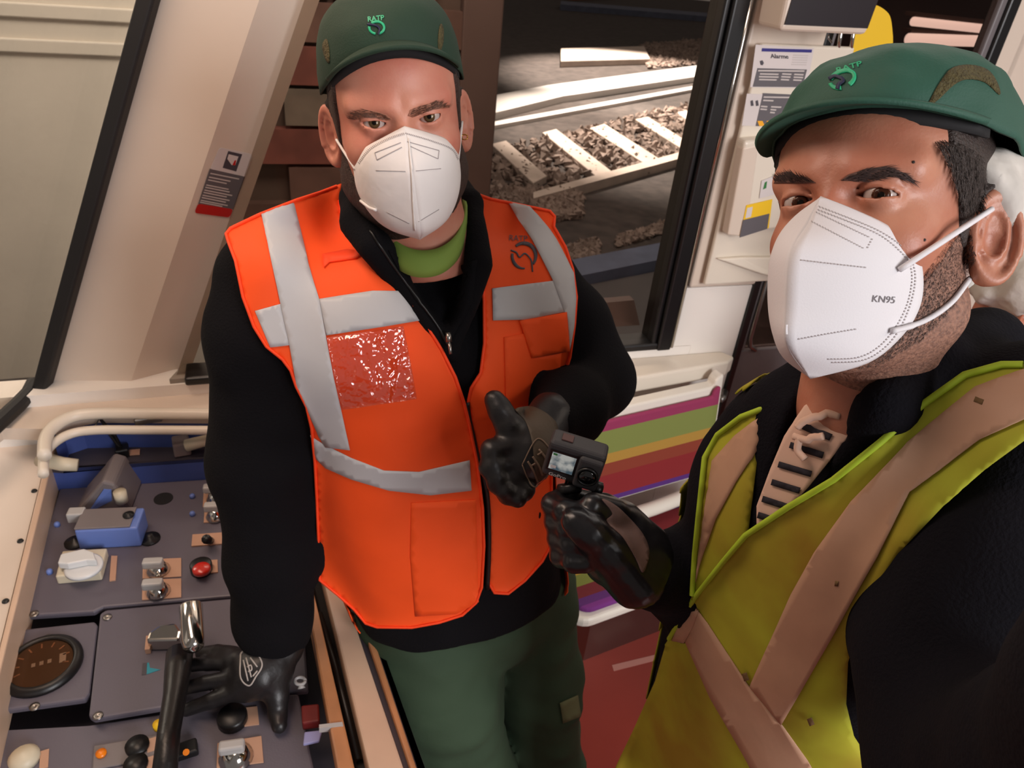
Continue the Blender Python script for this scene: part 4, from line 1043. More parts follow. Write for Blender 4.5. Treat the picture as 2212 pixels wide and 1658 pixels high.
def make_mask(M, m, par, w=1.0, ridge=1.0, h=1.0, soft=0.006):
    Rr = [(0, .109, .026), (0, .126, .004), (0, .148 * ridge, -.020), (0, .149 * ridge, -.058), (0, .144 * ridge, -.086), (0, .104, -.112 * h)]
    Ee = [(0, .107, .026), (.024, .099, .015), (.044, .083, .003), (.057, .064, -.014), (.0605, .056, -.034), (.059, .056, -.056), (.050, .064, -.078), (.034, .082, -.098 * h), (0, .102, -.112 * h)]
    nt_, ns = 40, 14
    R_ = spline(Rr, nt_); E_ = spline([(x * w, y, z) for x, y, z in Ee], nt_)
    def side(sg):
        rows = []
        for i in range(nt_):
            row = []
            for j in range(ns + 1):
                s = j / ns; p = R_[i] * (1 - s) + E_[i] * s
                bul = math.sin(math.pi * s) * math.sin(math.pi * i / (nt_ - 1))
                p = p + np.array([.011, .006, 0]) * bul * soft / .006
                row.append(np.array([p[0] * sg, p[1], p[2]]))
            rows.append(row)
        return rows
    a, b_ = side(1), side(-1)
    g = MB(); g.grid([[M @ Vector(v) for v in reversed(a[i])] for i in range(nt_)]); g.grid([[M @ Vector(v) for v in b_[i]] for i in range(nt_)])
    vf = outward((g.V, g.F), M @ Vector((0, .03, -.04)))
    o = obj('face_mask', vf, m, par, smooth=True, solid=0.0016, label=None)
    return o, ([tuple(v) for v in g.V], g.F)
def dashes(name, path, bvh, off, dash, gap, wid, m, par):
    """row of embossed dashes along a pixel path"""
    p = spline(path, 200) if len(path) > 2 else np.linspace(path[0], path[1], 200)
    seg = np.r_[0, np.cumsum(np.hypot(*(p[1:] - p[:-1]).T))]; b = MB(); s = 0.0
    while s + dash < seg[-1]:
        q = [np.array([np.interp(t, seg, p[:, k]) for k in (0, 1)]) for t in (s, s + dash)]
        d = (q[1] - q[0]) / np.linalg.norm(q[1] - q[0]); n = np.array([-d[1], d[0]]) * wid / 2
        b.add(lay(bvh, [q[0] - n, q[1] - n, q[1] + n, q[0] + n], off), [(0, 1, 2, 3)]); s += dash + gap
    return obj(name, b, m, par)
def lane(path, wid, n=40, closed=False):
    """polygon of constant pixel width along a path"""
    p = spline(path, n); t = np.gradient(p, axis=0); t /= np.linalg.norm(t, axis=1)[:, None]; nn = np.stack([-t[:, 1], t[:, 0]], 1)
    w_ = np.interp(np.linspace(0, 1, n), np.linspace(0, 1, len(wid)), wid) if hasattr(wid, '__len__') else np.full(n, wid)
    return [tuple(v) for v in p + nn * w_[:, None] / 2] + [tuple(v) for v in (p - nn * w_[:, None] / 2)[::-1]]
def cord(name, path, bvh, off, r, m, par, n=30):
    p = spline(path, n); pts = lay(bvh, p, off); return obj(name, MB().tube(pts, r, 8), m, par, smooth=True)
def strap(name, a, b_, bvh, out, r, m, par):
    """elastic drawn straight between two spots of the surface, bowed outwards"""
    p, q = lay(bvh, [a], .002)[0], lay(bvh, [b_], .004)[0]; o_ = unit(CAM - (p + q) / 2); n = 14
    pts = [p + (q - p) * (i / n) + o_ * (out * math.sin(math.pi * i / n)) for i in range(n + 1)]
    return obj(name, MB().tube(pts, r, 8), m, par, smooth=True)
def make_cap(M, m, par, yc, zc, rx, ry, zt, zf, zs, zbk, brim, wr=0.0, pw=0.75):
    """dome with a lower edge that is high in front, low at the sides; brim = (half angle, reach, drop, lift)"""
    nph, nth = 72, 22; rows = []
    def zb(ph): c = math.cos(ph); return zs + (zf - zs) * max(0, c) ** 1.5 + (zbk - zs) * max(0, -c) ** 1.5
    for i in range(nth + 1):
        th = (math.pi / 2) * i / nth * 0.995; row = []
        for j in range(nph):
            ph = 2 * math.pi * j / nph; r_ = math.cos(th) ** pw; z0 = zb(ph)
            row.append(Vector((rx * math.sin(ph) * r_, yc + ry * math.cos(ph) * r_, z0 + (zt - z0) * math.sin(th) ** 0.95)))
        rows.append(row)
    V = np.array([list(v) for r_ in rows for v in r_])
    if wr:
        n = vnoise(V * np.array([1, 1, 2.0]), 28, 4) * 0.6 + vnoise(V, 60, 9) * 0.4
        dirv = V - np.array([0, yc, zc]); dirv /= np.linalg.norm(dirv, axis=1)[:, None]; V = V + dirv * (n * wr)[:, None]
    V = [M @ Vector(v) for v in V]
    Fc = [(i * nph + j, i * nph + (j + 1) % nph, (i + 1) * nph + (j + 1) % nph, (i + 1) * nph + j) for i in range(nth) for j in range(nph)]
    Fc.append(tuple(nth * nph + j for j in range(nph)))
    cp = obj('cap', outward((V, Fc), M @ Vector((0, yc, zc))), m, par, smooth=True, solid=0.002)
    # liner band
    rows2 = [[M @ Vector((rx * .935 * math.sin(2 * math.pi * j / 60), yc + ry * .945 * math.cos(2 * math.pi * j / 60), zb(2 * math.pi * j / 60) + (.004 if dz > 0 else -.002 - .010 * max(0.0, math.cos(2 * math.pi * j / 60))))) for j in list(range(-11, 12))] for dz in (-1, 1)]
    obj('liner', MB().grid(rows2), 'cap_liner', cp, smooth=True, solid=0.003)
    # brim
    ha, reach, drop, lift = brim; nb, nr = 40, 8; g = []
    for i in range(nr + 1):
        s = i / nr; row = []
        for j in range(nb + 1):
            ph = math.radians(ha) * (2 * j / nb - 1); k = max(0.0, math.cos(ph * 90 / ha * math.pi / 180 * 1.0)) if False else math.cos(ph / math.radians(ha) * math.pi / 2) ** 0.55
            e = reach * k * s
            row.append(M @ Vector(((rx + e * .75) * math.sin(ph), yc + (ry + e) * math.cos(ph), zb(ph) + .006 - drop * s * k - lift * (abs(ph) / math.radians(ha)) ** 2 * s * k)))
        g.append(row)
    obj('brim', MB().grid(g), m, cp, smooth=True, solid=0.0045)
    return cp, (V, Fc)
# ================================================================== person in the orange vest
pa = thing('person', (-0.10, 1.02, 0.0), 'person in orange high-visibility vest and dark green cap giving a thumbs-up, leaning on the console', 'person', 'people inside the train')
neckA = to_local(MA, P(925, 560, 1.04))
QA = dict(wf=1.03, wj=1.06, open=.0038, tilt=0.10, neck=neckA, wn=1.1, flare=34, wear=1.02)
hA = build_head(MA, QA, .0025, -.19)
hAw = xform(hA, MA); bvA = bvh_of(hAw)
# torso loft used for jacket, vest and the body inside
def loft_sdf(rows, side, face, pw=2.4):
    R = sorted([(L3(P(x, y, d)), hw, hd) for x, y, d, hw, hd in rows], key=lambda r_: r_[0][2])
    zs_ = np.array([r_[0][2] for r_ in R]); cx = np.array([r_[0][0] for r_ in R]); cy = np.array([r_[0][1] for r_ in R])
    hw = np.array([r_[1] for r_ in R]); hd = np.array([r_[2] for r_ in R]); s, f = L3(side), L3(face)
    tt = np.linspace(zs_[0], zs_[-1], 80)
    def sm(v):
        y = np.interp(tt, zs_, v); k = np.ones(9) / 9; return np.convolve(np.pad(y, 4, mode='edge'), k, 'valid')
    T = [sm(v) for v in (cx, cy, hw, hd)]
    def fn(p, grow=0.0):
        X, Y, W_, H_ = [np.interp(p[:, 2], tt, v) for v in T]; W_ = W_ + grow; H_ = H_ + grow
        dx, dy = p[:, 0] - X, p[:, 1] - Y; a = np.abs(dx * s[0] + dy * s[1]) / W_; b_ = np.abs(dx * f[0] + dy * f[1]) / H_
        k = (a ** pw + b_ ** pw) ** (1 / pw); d = (k - 1) * np.minimum(W_, H_)
        return smax(d, np.maximum(p[:, 2] - zs_[-1] - grow, zs_[0] - grow - p[:, 2]), .03)
    return fn
fA = azv(158); sA = Vector((-fA.y, fA.x, 0))
rowsA = [(925, 500, 1.06, .075, .07), (905, 530, 1.08, .14, .085), (885, 590, 1.09, .180, .105), (905, 720, 1.12, .205, .13), (925, 900, 1.20, .198, .135),
         (945, 1060, 1.27, .198, .14), (985, 1230, 1.36, .20, .132), (1000, 1282, 1.388, .196, .128)]
torsoA = loft_sdf(rowsA, sA, fA)
def folds(p, amp, sc, seed): return vnoise(p * np.array([1, 1, .55]), sc, seed) * amp + vnoise(p, sc * 2.3, seed + 5) * amp * .4
def jacketA(p, bare=False):
    d = torsoA(p)
    ra = chain(p, [(P(588, 600, 1.04), .072), (P(568, 730, 1.06), .077), (P(564, 1000, 1.13), .076), (P(582, 1200, 1.20), .070), (P(592, 1330, 1.255), .060), (P(598, 1362, 1.27), .054)], .03)
    la = chain(p, [(P(1160, 605, 1.17), .062), (P(1230, 710, 1.23), .068), (P(1278, 815, 1.22), .066), (P(1238, 880, 1.10), .048), (P(1194, 908, 1.035), .038)], .03)
    if bare:
        ra = chain(p, [(P(588, 600, 1.04), .072), (P(572, 730, 1.06), .080)], .03); la = cone(p, P(1150, 600, 1.15), P(1190, 690, 1.17), .070, .070)
    d = smin(smin(d, ra, .04), la, .035)
    d = d + folds(p, .006, 11, 2)
    if bare: return d
    d = smin(d, chain(p, [(P(778, 430, 1.00), .024), (P(774, 480, .97), .025), (P(808, 528, .955), .023), (P(860, 600, .985), .018), (P(930, 700, 1.0), .015), (P(968, 760, 1.015), .012)]), .012)
    d = smin(d, chain(p, [(P(1012, 440, 1.05), .018), (P(1022, 500, 1.02), .020), (P(1030, 570, 1.0), .022), (P(1008, 650, 1.0), .018), (P(972, 755, 1.015), .012)]), .012)
    d = smin(d, chain(p, [(P(770, 430, 1.0), .022), (P(800, 400, 1.10), .022), (P(900, 390, 1.16), .022), (P(985, 405, 1.12), .022), (P(1012, 440, 1.05), .02)]), .012)
    # open throat
    d = smax(d, -cone(p, P(930, 430, 1.00), P(945, 600, 1.00), .050, .032), .012)
    d = smax(d, -cone(p, P(945, 600, 1.00), P(965, 700, .985), .030, .012), .012)
    return d
lo = np.minimum.reduce([L3(P(450, 700, 1.05)), L3(P(600, 1400, 1.3))]) - .12
jA = nets(jacketA, (-.62, .72, .66), (.34, 1.32, 1.62), .0065)
bvJ = bvh_of(jA); bareA = nets(lambda p: jacketA(p, True), (-.62, .72, .66), (.34, 1.32, 1.62), .009)
obj('fleece_jacket', jA, 'fleece_black', pa, smooth=True, label='black half-zip fleece jacket')
# body inside the clothes (one mesh with the head)
def bodyA(p):
    d = torsoA(p, -.045)
    d = smin(d, chain(p, [(P(585, 570, 1.05), .045), (P(572, 1000, 1.13), .04), (P(606, 1385, 1.275), .028)]), .03)
    d = smin(d, chain(p, [(P(1160, 605, 1.18), .035), (P(1230, 710, 1.23), .035), (P(1278, 815, 1.22), .035), (P(1238, 880, 1.10), .026), (P(1180, 910, 1.03), .024)]), .03)
    for leg in LEGA: d = smin(d, chain(p, [(q, r_ - .035) for q, r_ in leg]), .04)
    return d
h1 = P(905, 1320, 1.38); h2 = P(1130, 1270, 1.49)
k1, k2 = P(1000, 1690, 1.50), P(1182, 1670, 1.64)
LEGA = [[(h1, .125), (P(950, 1490, 1.42), .120), (k1, .100), (Vector((k1.x - .01, k1.y + .03, .25)), .080), (Vector((k1.x - .015, k1.y + .06, .07)), .062)],
        [(h2, .108), (P(1160, 1470, 1.57), .096), (k2, .078), (Vector((k2.x + .01, k2.y + .03, .25)), .076), (Vector((k2.x + .02, k2.y + .06, .07)), .062)]]
bA = nets(bodyA, (-.62, .55, .04), (.34, 1.4, 1.58), .016)
obj('body', join(hAw, bA), 'skin_a', pa, smooth=True)
def trA(p):
    d = smax(torsoA(p, -.008), p[:, 2] - .92, .02)
    d = smin(d, ell(p, P(1010, 1310, 1.45), (.17, .13, .12)), .05)
    d = smin(d, np.minimum(chain(p, LEGA[0], .03), chain(p, LEGA[1], .03)), .02)
    return d + folds(p, .010, 10, 7) + vnoise(p * np.array([1, 1, 2.2]), 16, 11) * .005
tA = nets(trA, (-.50, .60, .05), (.36, 1.36, .95), .009)
obj('trousers', tA, 'trouser_green', pa, smooth=True, label='dark green work trousers')
bvT = bvh_of(tA)
patch('thigh_pocket', [(1208, 1516), (1245, 1500), (1252, 1545), (1215, 1560)], bvT, .004, mat('pocket_olive', (110, 112, 78), .85), pa, step=10)
for q in (LEGA[0][-1][0], LEGA[1][-1][0]):
    f_ = azv(165); b = MB(); 
    r_ = nets(lambda p: smin(cone(p, q + Vector((0, 0, -.01)), q + f_ * .14 + Vector((0, 0, -.03)), .048, .04), cone(p, q, q + Z * .08, .055, .055), .03), q - Vector((.26, .26, .07)), q + Vector((.26, .26, .16)), .012)
    V = [(x, y, max(z, 0.0)) for x, y, z in r_[0]]; obj('boot', (V, r_[1]), 'boot_black', pa, smooth=True)
# ---- head details
make_eyes(MA, pa, 'iris_a', CAM)
def regA(p):
    y, z = p[:, 1], p[:, 2]
    f = np.interp(z, [-.2, -.06, -.02, .0, .03, .06, .12], [-.05, -.05, -.035, .026, .040, .050, .052])
    return np.maximum(y - f, -.075 - z)
def earmask(p): 
    s = p.copy(); s[:, 0] = np.abs(s[:, 0]); return .006 - ell(s, (.090, -.014, .002), (.020, .024, .036))
hairA = nets(lambda p: smax(smax(head_sdf(p, QA) - .003, regA(p), .003), earmask(p), .004), (-.11, -.13, -.09), (.11, .06, .15), .0035)
obj('hair', xform(hairA, MA), 'hair_a', pa, smooth=True)
def regbA(p):
    y, z = p[:, 1], p[:, 2]
    up_ = np.interp(y, [-.02, .0, .02, .045, .07, .1], [.0, .010, -.006, -.042, -.055, -.055])
    return np.maximum.reduce([z - up_, -.010 - y, -.128 - z])
beardA = nets(lambda p: smax(smax(head_sdf(p, dict(QA, neck=(0, -.03, -.10))) - .003 + vnoise(p, 220, 1) * .0008, regbA(p), .004), earmask(p), .004), (-.11, -.03, -.14), (.11, .12, .04), .003)
obj('beard', xform(beardA, MA), 'beard_a', pa, smooth=True)
brA = [[(754, 256), (764, 241), (786, 237), (813, 240), (834, 247), (847, 257), (834, 260), (812, 256), (790, 254), (768, 259)],
       [(881, 250), (886, 237), (912, 229), (941, 219), (956, 222), (971, 232), (952, 234), (931, 238), (908, 247), (890, 253)]]
for k, q in enumerate(brA):
    patch('eyebrow', q, bvA, .0006, mat('brow_skin_%d' % k, (158, 104, 82), .7), pa, step=5, thick=0.0006)
    strands('eyebrow_hairs', bvA, q, 330, .006, (lambda x, y: (-1, -.25)) if k == 0 else (lambda x, y: (1, -.45)), .00022, 'brow_a', pa, seed=k)
mkA, vA = make_mask(MA, 'mask_a', pa, w=1.06, ridge=0.95, h=.95, soft=.008); mkA['label'] = 'creased white folded respirator mask'
bvM = bvh_of(vA)
dashes('stitching', [(775, 352), (800, 322), (840, 300), (876, 288)], bvM, .0006, 2.2, 1.6, 4.5, 'mask_stitch', mkA)
dashes('stitching', [(876, 288), (930, 304), (975, 322), (990, 345)], bvM, .0006, 2.2, 1.6, 3.0, 'mask_stitch', mkA)
for a, b_ in [((810, 330), (866, 308)), ((815, 345), (868, 318)), ((810, 330), (815, 346)), ((880, 306), (948, 325)), ((886, 316), (946, 343)), ((948, 325), (946, 343)), ((812, 368), (876, 370)), ((898, 369), (952, 364)), ((905, 478), (948, 452)), ((836, 458), (884, 482))]:
    patch('seam', lane([a, b_], 1.6, 8), bvM, .0005, 'mask_stitch', mkA, step=8, thick=.0004)
patch('centre_seam', lane([(883, 300), (890, 375), (893, 440), (897, 497)], 3.0), bvM, .0012, 'mask_a', mkA, step=8, thick=.001)
strap('ear_loop', (770, 364), (730, 300), bvA, .006, .0016, 'mask_a', mkA)
strap('ear_loop', (986, 348), (994, 262), bvA, .008, .0016, 'mask_a', mkA)
cord('ear_loop', [(782, 432), (800, 446), (815, 452)], bvM, .002, .0017, 'mask_a', mkA, 8)
cpA, vcA = make_cap(MA, 'cap_a', pa, -.006, .05, .087, .104, .156, .106, .052, .030, (62, .018, .004, .004), wr=.0015, pw=.5)
cpA['label'] = 'dark green bump cap with embroidered emblem'
bvC = bvh_of(vcA)
text_on('lettering', 'RATP', 'logo_green', cpA, text_px(bvC, .0008, 812, 41, 15, -6), True)
def ring_path(cx, cy, rx, ry, a0, a1, rot=0, n=14):
    r_ = math.radians(rot); out = []
    for t in np.linspace(math.radians(a0), math.radians(a1), n):
        x, y = rx * math.cos(t), ry * math.sin(t); out.append((cx + x * math.cos(r_) - y * math.sin(r_), cy + x * math.sin(r_) + y * math.cos(r_)))
    return out
patch('emblem_ring', lane(ring_path(814, 60, 16, 13, -135, 75), 5, 30), bvC, .0009, 'logo_green', cpA, step=4, thick=.0008)
patch('emblem_ring', lane(ring_path(814, 60, 16, 13, 100, 190), 5, 20), bvC, .0009, 'logo_green', cpA, step=4, thick=.0008)
patch('emblem_line', lane([(794, 53), (804, 54), (813, 56), (820, 62), (819, 70), (818, 75)], 4, 30), bvC, .0014, 'logo_navy', cpA, step=4, thick=.0006)
patch('mesh_panel', smoothpoly([(951, 52), (957, 62), (957, 90), (950, 112), (946, 105), (946, 75)], 30), bvC, .0008, 'cap_mesh', cpA, step=5, thick=.0006)
patch('mesh_panel', smoothpoly([(697, 100), (706, 84), (712, 108), (712, 135), (704, 128)], 30), bvC, .0008, 'cap_mesh', cpA, step=5, thick=.0006)
b = MB(); b.tube([P(1003.5, 296 + 3 * math.sin(t), .93) + RT * (.004 * math.cos(t)) + UPV * (.005 * math.sin(t)) for t in np.linspace(0, 6.28, 15)], .0008, 6); obj('earring', b, mat('gold', (220, 170, 80), .25, 1.0), pa, smooth=True)
# ---- T-shirt neckband and throat
tee = MB(); n0, n1 = [], []
tc = [(842, 520, .985), (862, 548, .965), (900, 566, .957), (945, 562, .962), (980, 535, .975), (998, 495, 1.0), (1000, 455, 1.03), (960, 420, 1.10), (880, 420, 1.10), (840, 470, 1.04)]
mid = spline(tc + [tc[0]], 50)
for w_ in (-.013, -.004, .006, .016):
    n0.append([P(x, y, d) - Z * w_ * 1.0 + azv(170) * (.004 if abs(w_) < .01 else 0.0) + azv(170) * (w_ * .5) for x, y, d in mid])
obj('t_shirt_neckband', tee.grid(n0), 'tshirt_green', pa, smooth=True, solid=.004)
# inner black layer below the neckband
patch('inner_top', [(838, 540), (900, 590), (960, 590), (1030, 560), (1020, 650), (972, 740), (940, 700), (880, 620)], bvJ, .002, 'fleece_black', pa, step=14)
# ---- vest
vest = thing('vest_root', P(940, 900, 1.1)); vest.name = 'safety_vest'; vest.parent = pa; vest.matrix_parent_inverse = wm(pa).inverted(); WLD[vest.name_full] = Matrix.Translation(P(940, 900, 1.1))
vest['label'] = 'orange sleeveless high-visibility vest with silver tape'
VR = [(737, 396), (690, 414), (640, 430), (560, 461), (497, 491), (487, 503), (492, 520), (508, 562), (524, 640), (548, 705), (575, 748), (610, 776), (628, 800), (640, 835), (662, 878), (673, 925), (680, 1000), (684, 1080), (688, 1180), (690, 1254), (728, 1285), (765, 1318), (790, 1348), (815, 1356), (890, 1357), (950, 1346), (1000, 1330), (1030, 1303), (1042, 1270), (1047, 1180), (1044, 1100), (1032, 1000), (1016, 920), (1003, 868), (985, 815), (955, 755), (915, 690), (870, 625), (825, 575), (800, 548), (782, 530), (750, 504), (737, 470), (733, 430)]
VL = [(1003, 408), (1060, 428), (1120, 440), (1188, 454), (1199, 466), (1197, 488), (1222, 532), (1238, 580), (1246, 640), (1242, 700), (1232, 770), (1212, 840), (1196, 900), (1192, 1000), (1192, 1100), (1190, 1180), (1172, 1214), (1135, 1255), (1098, 1284), (1068, 1282), (1054, 1258), (1056, 1160), (1052, 1080), (1040, 1010), (1020, 930), (1010, 870), (1017, 838), (1038, 805), (1046, 740), (1045, 650), (1038, 560), (1030, 490)]
bvVt = bvh_of(join(bareA, tA))
def back_of(torso, face, z0, z1, grow, lo, hi, holes, h=.012):
    v, f = nets(lambda p: torso(p, grow), lo, hi, h)
    c = v[f].mean(1); e1_, e2_ = v[f[:, 1]] - v[f[:, 0]], v[f[:, 2]] - v[f[:, 0]]; n = np.cross(e1_, e2_); n /= np.maximum(np.linalg.norm(n, axis=1), 1e-12)[:, None]
    vd = c - L3(CAM); vd /= np.linalg.norm(vd, axis=1)[:, None]
    keep = ((n * vd).sum(1) > -.10) & (np.abs(n[:, 2]) < .6) & ((n @ face) < .35) & (c[:, 2] > z0) & (c[:, 2] < z1)
    for q, r_ in holes: keep &= np.linalg.norm(c - L3(q), axis=1) > r_
    return v, f[keep]
vb = back_of(torsoA, L3(fA), .80, 1.46, .010, (-.45, .75, .70), (.30, 1.32, 1.58), [(P(585, 620, 1.05), .11), (P(1165, 620, 1.16), .11)])
obj('back_panel', vb, 'vest_orange', vest, smooth=True, solid=.002)
p1_ = patch('front_panel', VR, bvVt, .015, 'vest_orange', vest, step=11, thick=.004, ripple=.003, rs=14, soft=10)
p2_ = patch('front_panel', VL, bvVt, .014, 'vest_orange', vest, step=11, thick=.004, ripple=.003, rs=14, soft=10)
def mesh_bvh(o):
    return BVHTree.FromPolygons([(wm(o) @ v.co) for v in o.data.vertices], [tuple(p.vertices) for p in o.data.polygons])
def both(*os):
    V, Fc = [], []
    for o in os:
        k = len(V); V += [wm(o) @ v.co for v in o.data.vertices]; Fc += [tuple(i + k for i in p.vertices) for p in o.data.polygons]
    return BVHTree.FromPolygons(V, Fc)
bvV = both(p1_, p2_)
def edge_pts(bv, pth, step=9):
    out = []
    cx_, cy_ = np.mean([q[0] for q in pth]), np.mean([q[1] for q in pth])
    for a, b_ in zip(pth[:-1], pth[1:]):
        n = max(1, int(math.hypot(b_[0] - a[0], b_[1] - a[1]) / step))
        for i in range(n):
            x, y = a[0] + (b_[0] - a[0]) * i / n, a[1] + (b_[1] - a[1]) * i / n
            for pull in (.004, .012, .03):
                X, Y = x + (cx_ - x) * pull, y + (cy_ - y) * pull; r_ = ray(X, Y).normalized(); h_ = bv.ray_cast(CAM, r_)
                if h_[0] is not None: out.append(h_[0] - r_ * .001); break
    return out
def tape(poly, m='tape_silver', name='reflective_tape', off=.0026, par=None, bv=None, step=11, **kw): return patch(name, poly, bv or bvV, off, m, par or vest, step=step, thick=.0012, **kw)
tape([(565, 462), (632, 432), (648, 500), (665, 570), (690, 645), (707, 735), (722, 815), (737, 880), (757, 970), (705, 964), (690, 940), (662, 878), (642, 838), (634, 790), (626, 745), (606, 655), (585, 560)])
tape([(551, 671), (606, 656), (626, 745), (584, 750)], off=.0018)
tape([(690, 646), (805, 628), (868, 628), (906, 692), (830, 705), (706, 724)], off=.0018)
tape([(670, 940), (700, 958), (760, 988), (830, 1015), (905, 1018), (1014, 993), (1018, 1058), (930, 1068), (840, 1058), (760, 1034), (705, 1010), (684, 990)], off=.0018)
tape([(1095, 434), (1145, 446), (1195, 508), (1238, 590), (1244, 645), (1240, 705), (1230, 757), (1224, 690), (1192, 604), (1150, 522)], off=.0032)
tape([(1062, 623), (1194, 606), (1222, 672), (1130, 690), (1064, 692)])
tape([(1052, 1034), (1075, 1030), (1072, 1048), (1055, 1049)])
patch('pocket_flap', [(1120, 692), (1222, 673), (1231, 754), (1146, 772)], bvV, .004, 'vest_orange', vest, step=12, thick=.003)
patch('chest_pocket', [(1088, 728), (1140, 718), (1150, 770), (1212, 758), (1205, 850), (1120, 885), (1092, 880)], bvV, .002, 'vest_orange', vest, step=12, thick=.0015)
patch('pen_loop', [(697, 552), (752, 541), (790, 546), (770, 560), (712, 568), (700, 580)], bvV, .003, 'vest_orange_trim', vest, step=10, thick=.002)
patch('lower_pocket', [(888, 1085), (1028, 1078), (1034, 1300), (985, 1325), (897, 1330), (886, 1200)], bvV, .0015, 'vest_orange', vest, step=14, thick=.0012)
pv = bpy.data.materials.new('clear_plastic'); pv.use_nodes = True; MATS['clear_plastic'] = pv
N, L = pv.node_tree.nodes, pv.node_tree.links
for n in list(N): N.remove(n)
ou = N.new('ShaderNodeOutputMaterial'); mx = N.new('ShaderNodeMixShader'); tr_ = N.new('ShaderNodeBsdfTransparent'); tr_.inputs[0].default_value = (.97, .93, .92, 1); gl = N.new('ShaderNodeBsdfGlossy'); gl.inputs['Roughness'].default_value = .12
nz = N.new('ShaderNodeTexNoise'); nz.inputs['Scale'].default_value = 55; nz.inputs['Detail'].default_value = 2; bp = N.new('ShaderNodeBump'); bp.inputs['Strength'].default_value = 1.0; bp.inputs['Distance'].default_value = .01
tcn = N.new('ShaderNodeTexCoord'); L.new(tcn.outputs['Object'], nz.inputs['Vector']); L.new(nz.outputs[0], bp.inputs['Height']); L.new(bp.outputs[0], gl.inputs['Normal'])
mx.inputs[0].default_value = .13; L.new(tr_.outputs[0], mx.inputs[1]); L.new(gl.outputs[0], mx.inputs[2]); L.new(mx.outputs[0], ou.inputs[0])
patch('clear_pocket', [(709, 728), (870, 704), (885, 780), (899, 858), (740, 881), (722, 800)], bvV, .005, 'clear_plastic', vest, step=9, thick=.0004, ripple=.004, rs=60, label='clear plastic badge pocket')
for nm, pth in [('edge_piping', VR), ('edge_piping', VL)]:
    obj(nm, MB().tube(edge_pts(bvV, pth + [pth[0]]), .0022, 6, caps=False), 'vest_orange_trim', vest, smooth=True)
cord('zip_tape', [(1003, 862), (1010, 905), (1025, 975), (1044, 1060), (1050, 1160), (1049, 1262)], bvJ, .010, .0042, 'black_plastic', vest)
# emblem on the chest
text_on('lettering', 'RATP', 'print_dark', vest, text_px(bvV, .0012, 1119, 516, 17, 3), False)
for q in (lane(ring_path(1131, 553, 26, 27, -130, 40), [5, 8, 8, 5], 30), lane(ring_path(1131, 553, 25, 27, 85, 190), [3, 7, 5], 24), lane([(1103, 541), (1115, 546), (1122, 556), (1133, 548), (1143, 556), (1148, 566), (1150, 587)], 3, 30)):
    patch('emblem', q, bvV, .0012, 'print_dark', vest, step=4, thick=.0006)
# jacket zip pull
b = MB(); b.tube([P(968, 718, .985), P(970, 738, .985)], .004, 8); b.tube([P(970, 738, .985), P(974, 764, .984)], .0022, 8); obj('zip_pull', b, 'zip_metal', pa, smooth=True)
cord('zip_teeth', [(800, 500), (840, 560), (890, 630), (940, 700), (968, 745)], bvJ, .002, .0018, 'black_plastic', pa)
# ---- hands
def rh(p):
    F_ = [[(504, 1412, .80), (470, 1408, .785), (436, 1410, .762)], [(502, 1432, .80), (450, 1432, .785), (398, 1438, .757)], [(506, 1462, .80), (445, 1474, .78), (386, 1490, .757)], [(516, 1490, .795), (460, 1512, .775), (404, 1532, .757)]]
    d = smin(cone(p, onz(612, 1400, .82), onz(560, 1450, .805), .034, .036), cone(p, onz(560, 1450, .805), onz(520, 1430, .80), .036, .024), .02)
    d = smin(d, cone(p, onz(565, 1455, .80), onz(528, 1482, .79), .034, .024), .02)
    for f in F_:
        d = smin(d, chain(p, [(onz(*f[0]), .0135), (onz(*f[1]), .0125), (onz(*f[2]), .0112)], .004), .008)
    d = smin(d, chain(p, [(onz(600, 1450, .80), .026), (onz(598, 1505, .775), .018), (onz(600, 1540, .757), .0145), (onz(603, 1566, .755), .013)], .008), .012)
    return d + vnoise(p, 60, 8) * .0009
c = L3(onz(510, 1470, .78)); gR = nets(rh, c - np.array([.26, .2, .06]), c + np.array([.24, .26, .16]), .0038)
o = obj('glove', gR, 'glove_black', pa, smooth=True, label='black work glove pressed flat on the control panel'); bvG = bvh_of(gR)
for q in ([(520, 1412), (540, 1394), (566, 1432), (552, 1462), (538, 1480), (520, 1462)],):
    patch('logo_border', lane(q + [q[0]], 3, 60), bvG, .0008, 'glove_print_w', o, step=5, thick=.0004)
for q in ([(526, 1425), (536, 1470)], [(532, 1420), (543, 1462)], [(541, 1420), (556, 1440)], [(546, 1460), (556, 1448)], [(534, 1440), (542, 1436), (544, 1446), (536, 1450)]):
    patch('logo_mark', lane(q, 3, 10), bvG, .0008, 'glove_print_w', o, step=4, thick=.0004)
def lh(p):
    d = cone(p, P(1190, 897, 1.03), P(1150, 960, 1.0), .033, .036)
    d = smin(d, ell(p, P(1132, 990, .995), (.036, .036, .042)), .02)
    for a, b_, c_ in [((1108, 960, .975), (1062, 972, .962), (1066, 1000, .958)), ((1108, 995, .975), (1060, 1008, .962), (1072, 1030, .958)), ((1114, 1030, .977), (1076, 1042, .965), (1092, 1058, .960)), ((1130, 1056, .98), (1098, 1066, .97), (1118, 1076, .965))]:
        d = smin(d, chain(p, [(P(*a), .017), (P(*b_), .0145), (P(*c_), .0125)], .004), .006)
    d = smin(d, chain(p, [(P(1130, 945, .985), .022), (P(1098, 915, .975), .0175), (P(1080, 885, .972), .0150), (P(1068, 864, .972), .0135)], .008), .010)
    return d + vnoise(p, 70, 3) * .0008
c = L3(P(1120, 970, .99)); gL = nets(lh, c - .13, c + .13, .0035)
o = obj('glove', gL, 'glove_black', pa, smooth=True, label='black work glove in a thumbs-up'); bvG = bvh_of(gL)
